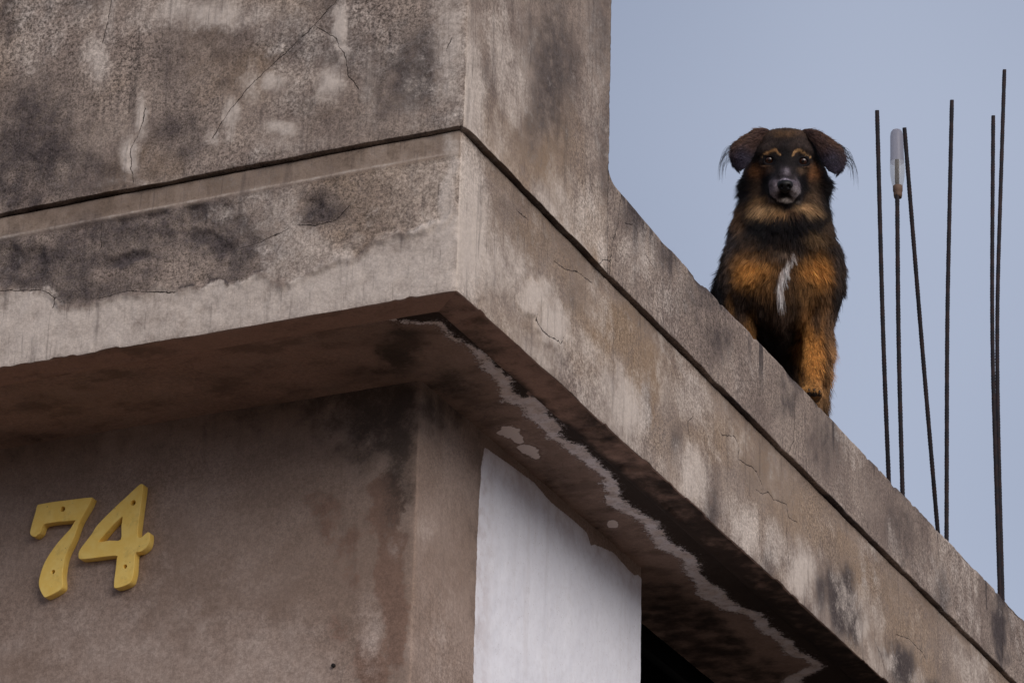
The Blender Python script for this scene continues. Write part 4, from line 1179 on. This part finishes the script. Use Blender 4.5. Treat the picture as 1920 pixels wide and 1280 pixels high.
STROKES = [([(1444, 330), (1441, 345), (1444, 362), (1456, 376), (1470, 382)], 3.2, (0.012, 0.009, 0.010)), ([(1504, 330), (1508, 345), (1506, 362), (1494, 376), (1480, 382)], 3.2, (0.012, 0.009, 0.010)), ([(1430, 290), (1438, 282), (1450, 277), (1461, 279), (1466, 286)], 1.9, TAN), ([(1490, 287), (1492, 280), (1502, 278), (1514, 284), (1522, 293)], 1.9, (0.42, 0.245, 0.115)),
           ([(1489, 482), (1479, 496), (1473, 516), (1468, 533)], 5.0, (0.58, 0.52, 0.49)), ([(1474, 507), (1468, 530), (1464, 550), (1465, 564)], 7.0, WHITE)]


def coat_colour(P):
    """coat colour in the dog's own frame; P (n,3)"""
    px, py = front(P)
    px = px + 4.0 * fbm(P[:, 0] * 60, P[:, 1] * 60, P[:, 2] * 60, 2, 101)
    py = py + 4.0 * fbm(P[:, 0] * 60, P[:, 1] * 60, P[:, 2] * 60, 2, 103)
    col = np.tile(np.array([0.018, 0.013, 0.0125]), (len(P), 1))
    fr = sstep(0.34, 0.16, P[:, 1])[:, None]
    for (cx, cy, rx, ry, c, k) in COAT:
        q = ((px - cx) / rx) ** 2 + ((py - cy) / ry) ** 2
        w = (k * np.exp(-(q ** 1.5) * 0.8))[:, None] * fr
        col = col * (1 - w) + np.array(c) * w
    for pts, wd, c in STROKES:
        d, _ = to_seg(px, py, pts)
        w = sstep(wd * 1.35, wd * 0.55, d)[:, None] * fr * 0.95
        col = col * (1 - w) + np.array(c) * w
    back = sstep(0.14, 0.24, P[:, 1])[:, None] * sstep(0.10, 0.2, P[:, 2])[:, None]
    col = col * (1 - back) + np.array((0.026, 0.020, 0.020)) * back
    return col


def pw(px, py, cx, cy, rx, ry):
    return np.exp(-(((px - cx) / rx) ** 2 + ((py - cy) / ry) ** 2) ** 1.4)


def coat_length(P):
    px, py = front(P)
    hd = np.linalg.norm((P - HEAD_O) * 1.0, axis=1)
    L = np.full(len(P), 0.024)
    L = np.where(py < 405, 0.022, L)
    face = sstep(0.115, 0.07, np.hypot((px - 1476) * SC, (py - 305) * SC)) * (P[:, 1] < 0.05)
    L = L * (1 - face) + 0.0065 * face
    muz = pw(px, py, 1475, 345, 32, 38) * (P[:, 1] < -0.02)
    L = L * (1 - muz) + 0.0022 * muz
    ruff = sstep(26, 6, to_seg(px, py, [(1395, 345), (1405, 375), (1435, 398), (1475, 408), (1515, 398), (1545, 375), (1556, 345)])[0]) * (P[:, 1] < 0.1)
    L = np.maximum(L, 0.030 * ruff)
    L = np.maximum(L, 0.026 * pw(px, py, 1470, 450, 80, 40))
    L = np.maximum(L, 0.034 * pw(px, py, 1468, 560, 24, 70) * (P[:, 1] < 0.08))
    legs = sstep(570, 640, py) * (P[:, 1] < 0.085) * ((np.abs(px - 1529) < 38) | (np.abs(px - 1396) < 34))
    L = L * (1 - legs) + 0.0075 * legs
    paws = sstep(0.045, 0.02, P[:, 2])
    L = L * (1 - paws) + 0.005 * paws
    feather = legs * sstep(1532, 1548, px) * sstep(0.045, 0.07, P[:, 2])
    L = np.maximum(L, 0.034 * feather * sstep(0.0, 0.05, P[:, 2] - 0.03))
    L = np.where((py > 640) & (px > 1500) & (P[:, 1] > 0.085), 0.020 * sstep(0.0, 0.08, P[:, 2]) + 0.006, L)
    rear = sstep(0.12, 0.2, P[:, 1]) * sstep(0.05, 0.1, P[:, 2])
    L = np.maximum(L, 0.034 * rear)
    return L


def coat_dir(P, N):
    px, py = front(P)
    rad = (px - 1475)[:, None] * EX + (332 - py)[:, None] * EU
    rad = rad / (np.linalg.norm(rad, axis=1)[:, None] + 1e-6)
    head = rad * 1.0 - 0.75 * EN
    down = np.array([0, 0.0, -1.0]) + 0.10 * rad
    side = ((px - 1475) / 100)[:, None] * EX
    ruffd = rad * 1.0 + np.array([0, 0.05, -0.25])
    chest = down + 0.30 * side
    swirl = pw(px, py, 1412, 500, 40, 36)[:, None] * np.array([-0.7, 0, 0.1]) + pw(px, py, 1533, 505, 38, 36)[:, None] * np.array([0.6, 0, 0.0])
    body = chest + swirl
    rear = sstep(0.10, 0.2, P[:, 1])[:, None]
    body = body * (1 - rear) + (np.array([0, 0.45, -0.8]) + 0.5 * side) * rear
    wh = sstep(370, 330, py)[:, None] * (P[:, 1] < 0.1)[:, None]
    wr = sstep(430, 395, py)[:, None] * (P[:, 1] < 0.12)[:, None]
    feather = (sstep(1532, 1548, px) * sstep(600, 640, py))[:, None] * (P[:, 1] < 0.085)[:, None]
    d = body * (1 - wr) + ruffd * wr
    d = d * (1 - wh) + head * wh
    d = d * (1 - 0.8 * feather) + np.array([0.55, 0.3, -0.75]) * 0.8 * feather
    d = d + 0.22 * np.stack([vnoise(P[:, 0] * 45, P[:, 1] * 45, P[:, 2] * 45, 201 + i) for i in range(3)], -1)
    d = d - N * (d * N).sum(1)[:, None]
    return d / (np.linalg.norm(d, axis=1)[:, None] + 1e-6)


def sample_surface(V, F, n, weight=None):
    T = np.concatenate([F[:, [0, 1, 2]], F[:, [0, 2, 3]]])
    a, b, c = V[T[:, 0]], V[T[:, 1]], V[T[:, 2]]
    cr = np.cross(b - a, c - a)
    ar = np.linalg.norm(cr, axis=1)
    nn = cr / (ar[:, None] + 1e-12)
    w = ar.copy()
    if weight is not None:
        w = w * weight((a + b + c) / 3, nn)
    p = w / w.sum()
    k = rng.choice(len(T), n, p=p)
    u, v = rng.random(n), rng.random(n)
    sw = u + v > 1
    u, v = np.where(sw, 1 - u, u), np.where(sw, 1 - v, v)
    P = a[k] + u[:, None] * (b - a)[k] + v[:, None] * (c - a)[k]
    return P, k


def vert_normals(V, F):
    a, b, c, d = (V[F[:, i]] for i in range(4))
    n = np.cross(c - a, d - b)
    N = np.zeros_like(V)
    for i in range(4):
        np.add.at(N, F[:, i], n)
    return N / (np.linalg.norm(N, axis=1)[:, None] + 1e-12)


def nearest(Q, G):
    """index of nearest guide for every point, with a coarse cell hash"""
    from mathutils import kdtree
    kd = kdtree.KDTree(len(G))
    for i, g in enumerate(G):
        kd.insert(g, i)
    kd.balance()
    return np.array([kd.find(q)[1] for q in Q])


NP = 6


def grow(P, N, D, L, lift, clump, colour, guides=None, curl=0.12, rad=0.00042):
    """strands: roots P, normals N, lay direction D, lengths L"""
    n = len(P)
    t = np.linspace(0, 1, NP)[None, :, None]
    L = (L * (0.75 + 0.5 * rng.random(n)))[:, None, None]
    lift = np.asarray(lift)[:, None, None] if np.ndim(lift) else lift
    D2 = D + 0.20 * rng.normal(size=(n, 3))
    D2 /= np.linalg.norm(D2, axis=1)[:, None]
    S_ = P[:, None] + L * (t * (1 - 0.35 * t) * lift * N[:, None] * 1.25 + t * (1 - 0.6 * lift * (1 - t)) * D2[:, None]) 
    S_[:, :, 2] -= (L * 0.18 * t * t)[:, :, 0]
    S_ += curl * L * t * t * np.stack([vnoise(P[:, 0] * 90, P[:, 1] * 90, P[:, 2] * 90, 301 + i) for i in range(3)], -1)[:, None]
    if clump > 0:
        g = np.arange(0, n, 12)
        own = nearest(P, P[g])
        G = S_[g][own] - P[g][own][:, None]                   # guide shape relative to its root
        tip = P[g][own][:, None] + G
        w = clump * t ** 1.3 * (0.7 + 0.6 * rng.random((n, 1, 1)))
        near = (np.linalg.norm(P - P[g][own], axis=1) < 0.016)[:, None, None]
        S_ = np.where(near, S_ * (1 - w) + tip * w, S_)
        shade = (0.72 + 0.56 * rng.random(len(g)))[own]
    else:
        shade = np.ones(n)
    if callable(colour):
        colour = colour(0.45 * S_[:, 2] + 0.55 * S_[:, 3])
    mixr = rng.random(n)
    shade = shade * np.where(mixr < 0.2, 0.4, np.where(mixr > 0.93, 1.45, 1.0))
    c = colour * (shade * (0.75 + 0.5 * rng.random(n)))[:, None]
    return S_, c, np.full(n, rad)


dog = empty('dog', DOG_LOC)
dog.rotation_euler = (0, 0, DOG_ROT)
tag(dog, 'black and tan long-haired dog with white chest blaze sitting on the roof edge', 'dog')

t = NT('dog_skin')
c_ = t.attr('skin_colour', 'Color')
M_SKIN = t.finish(c_, 0.75, None, 0.15)


def child(name, V, F, mat, colour=None, smooth=True, parent=None):
    me = mesh_np(name, V, F)
    o = link(name, me, mat, None, smooth)
    o.parent = parent or dog
    if colour is not None:
        a = me.attributes.new('skin_colour', 'FLOAT_COLOR', 'POINT')
        a.data.foreach_set('color', np.concatenate([colour, np.ones((len(colour), 1))], 1).astype(np.float32).ravel())
    return o


BV, BF = surface_nets(sd_dog, (-0.30, -0.16, -0.012), (0.18, 0.54, 0.66), 0.0026)
for _ in range(2):                                             # light relaxation
    s_, c2 = np.zeros_like(BV), np.zeros(len(BV))
    for i in range(4):
        j = BF[:, (i + 1) % 4]
        np.add.at(s_, BF[:, i], BV[j])
        np.add.at(s_, j, BV[BF[:, i]])
        np.add.at(c2, BF[:, i], 1)
        np.add.at(c2, j, 1)
    BV = BV + 0.45 * (s_ / c2[:, None] - BV)
BN = vert_normals(BV, BF)
skin = coat_colour(BV) * 0.55
for (a, b) in EYES:                                            # black lid rims
    dd = np.linalg.norm(BV - hp(a, b, EYE_C + 0.008), axis=1)
    skin = np.where((dd < 0.017)[:, None], np.array([0.008, 0.006, 0.007]), skin)
pad = (BV[:, 2] < 0.009) & (BV[:, 1] < -0.014) & (BN[:, 2] < 0.0)
skin = np.where(pad[:, None], np.array([0.030, 0.021, 0.017]), skin)
child('body', BV, BF, M_SKIN, skin)

# eyes
t = NT('dog_eye')
vec = t.n.new('ShaderNodeSeparateXYZ')
t.l.new(t.co, vec.inputs[0])
r2 = t.math('SQRT', t.math('ADD', t.math('MULTIPLY', vec.outputs[0], vec.outputs[0]), t.math('MULTIPLY', vec.outputs[1], vec.outputs[1])))
c_ = t.mix(t.rng(r2, 0.0028, 0.0036), (0.002, 0.002, 0.002), (0.035, 0.012, 0.006))
c_ = t.mix(t.rng(r2, 0.0068, 0.0080), c_, (0.010, 0.006, 0.006))
M_EYE = t.finish(c_, 0.025, None, 0.5)
for (a, b) in EYES:
    th, ph = np.meshgrid(np.linspace(0, np.pi, 20), np.linspace(0, 2 * np.pi, 33))
    r = 0.0122
    V = np.stack([r * np.sin(th) * np.cos(ph), r * np.sin(th) * np.sin(ph), r * np.cos(th)], -1)
    e = child('eye', V.reshape(-1, 3), grid_faces(33, 20), M_EYE)
    M = Matrix.Identity(4)
    for i, axv in enumerate((EX, EU, EN)):
        for k in range(3):
            M[k][i] = axv[k]
    M.translation = Vector(hp(a, b, EYE_C))
    e.matrix_local = M

# nose leather
def sd_nose(P):
    q = P
    d = sd_ell(q, np.array([0, 0, 0.0]), (0.0150, 0.0112, 0.012))
    d = smin(d, sd_ell(q, np.array([0, 0.0045, -0.002]), (0.0140, 0.0075, 0.0125)), 0.004)
    d = smin(d, sd_ell(q, np.array([0, -0.0085, 0.001]), (0.0055, 0.006, 0.008)), 0.003)
    for s in (-1, 1):
        d = -smin(-d, sd_ell(q, np.array([s * 0.0065, -0.0015, 0.0115]), (0.0033, 0.0040, 0.006)), 0.0015)
        d = -smin(-d, sd_ell(q, np.array([s * 0.0115, -0.005, 0.0085]), (0.0045, 0.0014, 0.006)), 0.0012)
    return -smin(-d, sd_ell(q, np.array([0, -0.007, 0.0125]), (0.0008, 0.0065, 0.004)), 0.001)


NV, NF = surface_nets(sd_nose, (-0.022, -0.022, -0.020), (0.022, 0.022, 0.022), 0.0011)
t = NT('nose_leather')
M_NOSE = t.finish((0.004, 0.0035, 0.004), 0.45, t.bump(t.voro(700), 0.4, 0.0005), 0.25)
NOSE_C = hp(-0.0015, -0.0505, 0.0945)
child('nose', NOSE_C + (NV * np.array([1.12, 1.08, 1.05])) @ HF, NF, M_NOSE)

# claws on the front paws
M_CLAW = simple('dark_claw', (0.018, 0.013, 0.012), 0.4)
for x0 in (0.0505, -0.075):
    for k in range(4):
        q = k - 1.5
        p0 = np.array([x0 + q * 0.0108, -0.027 + 0.004 * q * q, 0.012])
        c = tube('claw', [p0, p0 + (0, -0.006, -0.002), p0 + (0, -0.0105, -0.0075)], [0.0019, 0.0016, 0.0004], M_CLAW, None, seg=8)
        c.parent = dog

# ears: hanging flaps
EAR_R = ([(1508, 240), (1521, 250), (1534, 268), (1541, 287), (1548, 303), (1558, 316), (1571, 322)],
         [(1512, 237), (1537, 241), (1562, 256), (1582, 272), (1590, 291), (1587, 311), (1574, 323)])
EAR_L = ([(1445, 238), (1432, 251), (1421, 268), (1415, 284), (1409, 298), (1400, 309), (1389, 315)],
         [(1441, 235), (1420, 237), (1397, 250), (1377, 265), (1371, 282), (1376, 302), (1387, 315)])
EAR_C = [-0.045, -0.022, -0.004, 0.006, 0.010, 0.010, 0.008]
ears = []
for inn, out in (EAR_L, EAR_R):
    v = np.linspace(0, 1, 25)
    k = np.linspace(0, 1, 7)
    I_ = np.stack([np.interp(v, k, [p[i] for p in inn]) for i in (0, 1)], -1)
    O_ = np.stack([np.interp(v, k, [p[i] for p in out]) for i in (0, 1)], -1)
    c = np.interp(v, k, EAR_C)
    u = np.linspace(0, 1, 13)
    A_ = I_[:, None] * (1 - u[None, :, None]) + O_[:, None] * u[None, :, None]
    bul = 0.009 * np.sin(np.pi * u)[None] * np.sin(np.pi * np.clip(v, 0, 1) ** 0.7)[:, None] - 0.030 * (u[None] ** 2) * (1 - 0.5 * v[:, None])
    Cc = c[:, None] + bul
    P = HEAD_O + ((A_[..., 0:1] - 1476) * SC) * EX + ((300 - A_[..., 1:2]) * SC) * EU + Cc[..., None] * EN
    N_ = np.cross(np.gradient(P, axis=1), np.gradient(P, axis=0))
    N_ /= np.linalg.norm(N_, axis=-1)[..., None] + 1e-9
    if (N_ @ EN).mean() < 0:
        N_ = -N_
    th = 0.0022
    Vf, Vb = (P + N_ * th).reshape(-1, 3), (P - N_ * th).reshape(-1, 3)
    n0 = len(Vf)
    f1 = grid_faces(25, 13)
    a, b, cc_ = Vf[f1[0, 0]], Vf[f1[0, 1]], Vf[f1[0, 2]]
    flip = np.dot(np.cross(b - a, cc_ - a), N_[0, 0]) < 0
    f1 = grid_faces(25, 13, flip)
    f2 = grid_faces(25, 13, not flip, n0)
    gi = np.arange(25 * 13).reshape(25, 13)
    ring = np.concatenate([gi[0, :-1], gi[:-1, -1], gi[-1, :0:-1], gi[:0:-1, 0]])
    r2_ = np.roll(ring, -1)
    f3 = np.stack([ring, r2_, r2_ + n0, ring + n0], -1)
    V = np.concatenate([Vf, Vb])
    F = np.concatenate([f1, f2, f3])
    colr = np.tile(np.array([0.022, 0.018, 0.024]), (len(V), 1))
    child('ear', V, F, M_SKIN, colr)
    ears.append((P, N_, A_, v, u))

# ---- coat of hair
strands, colours, radii = [], [], []


def keep_roots(P, N):
    """no hair on eyes, nose leather, pads or under the body"""
    ok = np.ones(len(P), bool)
    for (a, b) in EYES:
        q = (P - hp(a, b, EYE_C)) @ HF.T
        ok &= ~((np.abs(q[:, 0]) < 0.0130) & (np.abs(q[:, 1]) < 0.0108) & (q[:, 2] > -0.01) & (q[:, 2] < 0.03))
    q = (P - NOSE_C) @ HF.T
    ok &= ~((np.abs(q[:, 0]) < 0.0155) & (q[:, 1] < 0.011) & (q[:, 1] > -0.0135) & (q[:, 2] > -0.012))
    ok &= ~((P[:, 2] < 0.006))
    ok &= ~((P[:, 2] < 0.009) & (P[:, 1] < -0.014) & (N[:, 2] < 0.0))
    return ok


def dens(Pc, nn):
    px, py = front(Pc)
    vis = 0.25 + 0.75 * sstep(-0.25, 0.1, nn @ EN)
    hd = np.where((py < 400) & (Pc[:, 1] < 0.06), 1.6, 1.0)
    mz = 1 + 1.8 * pw(px, py, 1475, 340, 40, 50) * (Pc[:, 1] < 0)
    leg = np.where((py > 560) & (Pc[:, 1] < 0.085), 1.5, 1.0)
    return vis * hd * mz * leg * np.where(Pc[:, 1] > 0.2, 0.5, 1)


def body_hair(n, seedless=None):
    P, k = sample_surface(BV, BF, n, dens)
    T = np.concatenate([BF[:, [0, 1, 2]], BF[:, [0, 2, 3]]])
    N = BN[T[k]].mean(1)
    N /= np.linalg.norm(N, axis=1)[:, None]
    ok = keep_roots(P, N)
    P, N = P[ok], N[ok]
    px, py = front(P)
    D = coat_dir(P, N)
    L = coat_length(P)
    lift = np.clip(0.22 + 8.0 * (L - 0.008), 0.18, 0.42)
    cl = 0.62
    return P, N, D, L, lift, cl


P, N, D, L, lift, cl = body_hair(240000)
short = L < 0.0125
for m, clump, rad in ((short, 0.2, 0.00032), (~short, 0.5, 0.00040)):
    s, c, r = grow(P[m], N[m], D[m], L[m], lift[m], clump, coat_colour, curl=0.18 if clump > 0.5 else 0.08, rad=rad)
    strands.append(s)
    colours.append(c)
    radii.append(r)

# ear hair: brown and long on the upper half, short and dark on the hanging half, wisps at the outer edge
for side, (P0, N0, A0, v0, u0) in zip((-1, 1), ears):
    n = 12000
    vv, uu = rng.random(n) * 0.98, rng.random(n)
    fi, fj = vv * 24, uu * 12
    i0, j0 = np.minimum(fi.astype(int), 23), np.minimum(fj.astype(int), 11)
    a, b = (fi - i0)[:, None], (fj - j0)[:, None]

    def lerp(Q):
        return (Q[i0, j0] * (1 - a) + Q[i0 + 1, j0] * a) * (1 - b) + (Q[i0, j0 + 1] * (1 - a) + Q[i0 + 1, j0 + 1] * a) * b
    P, N = lerp(P0), lerp(N0)
    N /= np.linalg.norm(N, axis=1)[:, None]
    bk = rng.random(n) < 0.3
    sgn = np.where(bk, -1.0, 1.0)[:, None]
    P = P + N * 0.002 * sgn
    N = N * sgn
    Tv, Tu = lerp(np.gradient(P0, axis=0)), lerp(np.gradient(P0, axis=1))
    Tv /= np.linalg.norm(Tv, axis=1)[:, None]
    Tu /= np.linalg.norm(Tu, axis=1)[:, None]
    D = Tv + (0.65 - 0.3 * vv[:, None]) * Tu
    D = D - N * (D * N).sum(1)[:, None]
    D /= np.linalg.norm(D, axis=1)[:, None]
    upper = sstep(0.62, 0.30, vv) * 0.8 + 0.5 * sstep(0.45, 0.9, uu) * sstep(0.9, 0.5, vv)
    L = 0.0034 + 0.0125 * np.clip(upper, 0, 1) * sstep(1.0, 0.8, uu) + 0.006 * sstep(0.85, 1.0, uu)
    cb = np.clip(upper, 0, 1)[:, None]
    c = np.array([0.055, 0.046, 0.070]) * (1 - cb) + np.array([0.115, 0.062, 0.042]) * cb
    gi_ = sstep(0.12, 0.0, uu)[:, None] * (vv > 0.25)[:, None]
    c = c * (1 - 0.6 * gi_) + np.array([0.012, 0.010, 0.013]) * 0.6 * gi_  # shadow gap beside the face painted into the inner ear edge
    c = c * (0.55 + 0.9 * rng.random(n))[:, None]
    s, c, r = grow(P, N, D, L, 0.09, 0.0, c, curl=0.06, rad=0.00038)
    strands.append(s)
    colours.append(c)
    radii.append(r)
    # wisps
    n = 34
    vv = 0.35 + 0.45 * rng.random(n)
    fi = vv * 24
    i0 = fi.astype(int)
    P = P0[i0, 12] * (1 - (fi - i0))[:, None] + P0[i0 + 1, 12] * (fi - i0)[:, None]
    tt = np.linspace(0, 1, NP)[None, :, None]
    Lw = (0.028 + 0.038 * rng.random(n))[:, None, None]
    dr = side * (0.9 + 0.5 * rng.random(n))[:, None] * EX + (0.15 - 0.35 * rng.random(n))[:, None] * EU
    dr /= np.linalg.norm(dr, axis=1)[:, None]
    s = P[:, None] + Lw * tt * dr[:, None] * (1 - 0.55 * tt) - Lw * 1.0 * tt ** 2 * EU
    strands.append(s)
    colours.append(np.tile(np.array([0.012, 0.009, 0.010]), (n, 1)))
    radii.append(np.full(n, 0.00030))

ST, SCOL, SR = np.concatenate(strands), np.concatenate(colours), np.concatenate(radii)
hc = bpy.data.hair_curves.new('coat')
hc.add_curves([NP] * len(ST))
hc.attributes['position'].data.foreach_set('vector', ST.astype(np.float32).ravel())
ra = hc.attributes.get('radius') or hc.attributes.new('radius', 'FLOAT', 'POINT')
taper = np.array([1.0, 1.0, 0.9, 0.75, 0.5, 0.15])
ra.data.foreach_set('value', (SR[:, None] * taper[None]).astype(np.float32).ravel())
ca = hc.attributes.new('coat_colour', 'FLOAT_COLOR', 'POINT')
ramp = np.array([0.7, 0.85, 1.0, 1.05, 1.12, 1.2])
cc = np.clip(SCOL[:, None] * ramp[None, :, None], 0.002, 0.9)
ca.data.foreach_set('color', np.concatenate([cc, np.ones((*cc.shape[:2], 1))], -1).astype(np.float32).ravel())
coat = bpy.data.objects.new('coat', hc)
COL.objects.link(coat)
coat.parent = dog
m = bpy.data.materials.new('dog_hair')
m.use_nodes = True
mn, ml = m.node_tree.nodes, m.node_tree.links
at = mn.new('ShaderNodeAttribute')
at.attribute_name = 'coat_colour'
hb = mn['Principled BSDF']
hb.inputs['Roughness'].default_value = 0.55
hb.inputs['Specular IOR Level'].default_value = 0.16
ml.new(at.outputs['Color'], hb.inputs['Base Color'])
hc.materials.append(m)
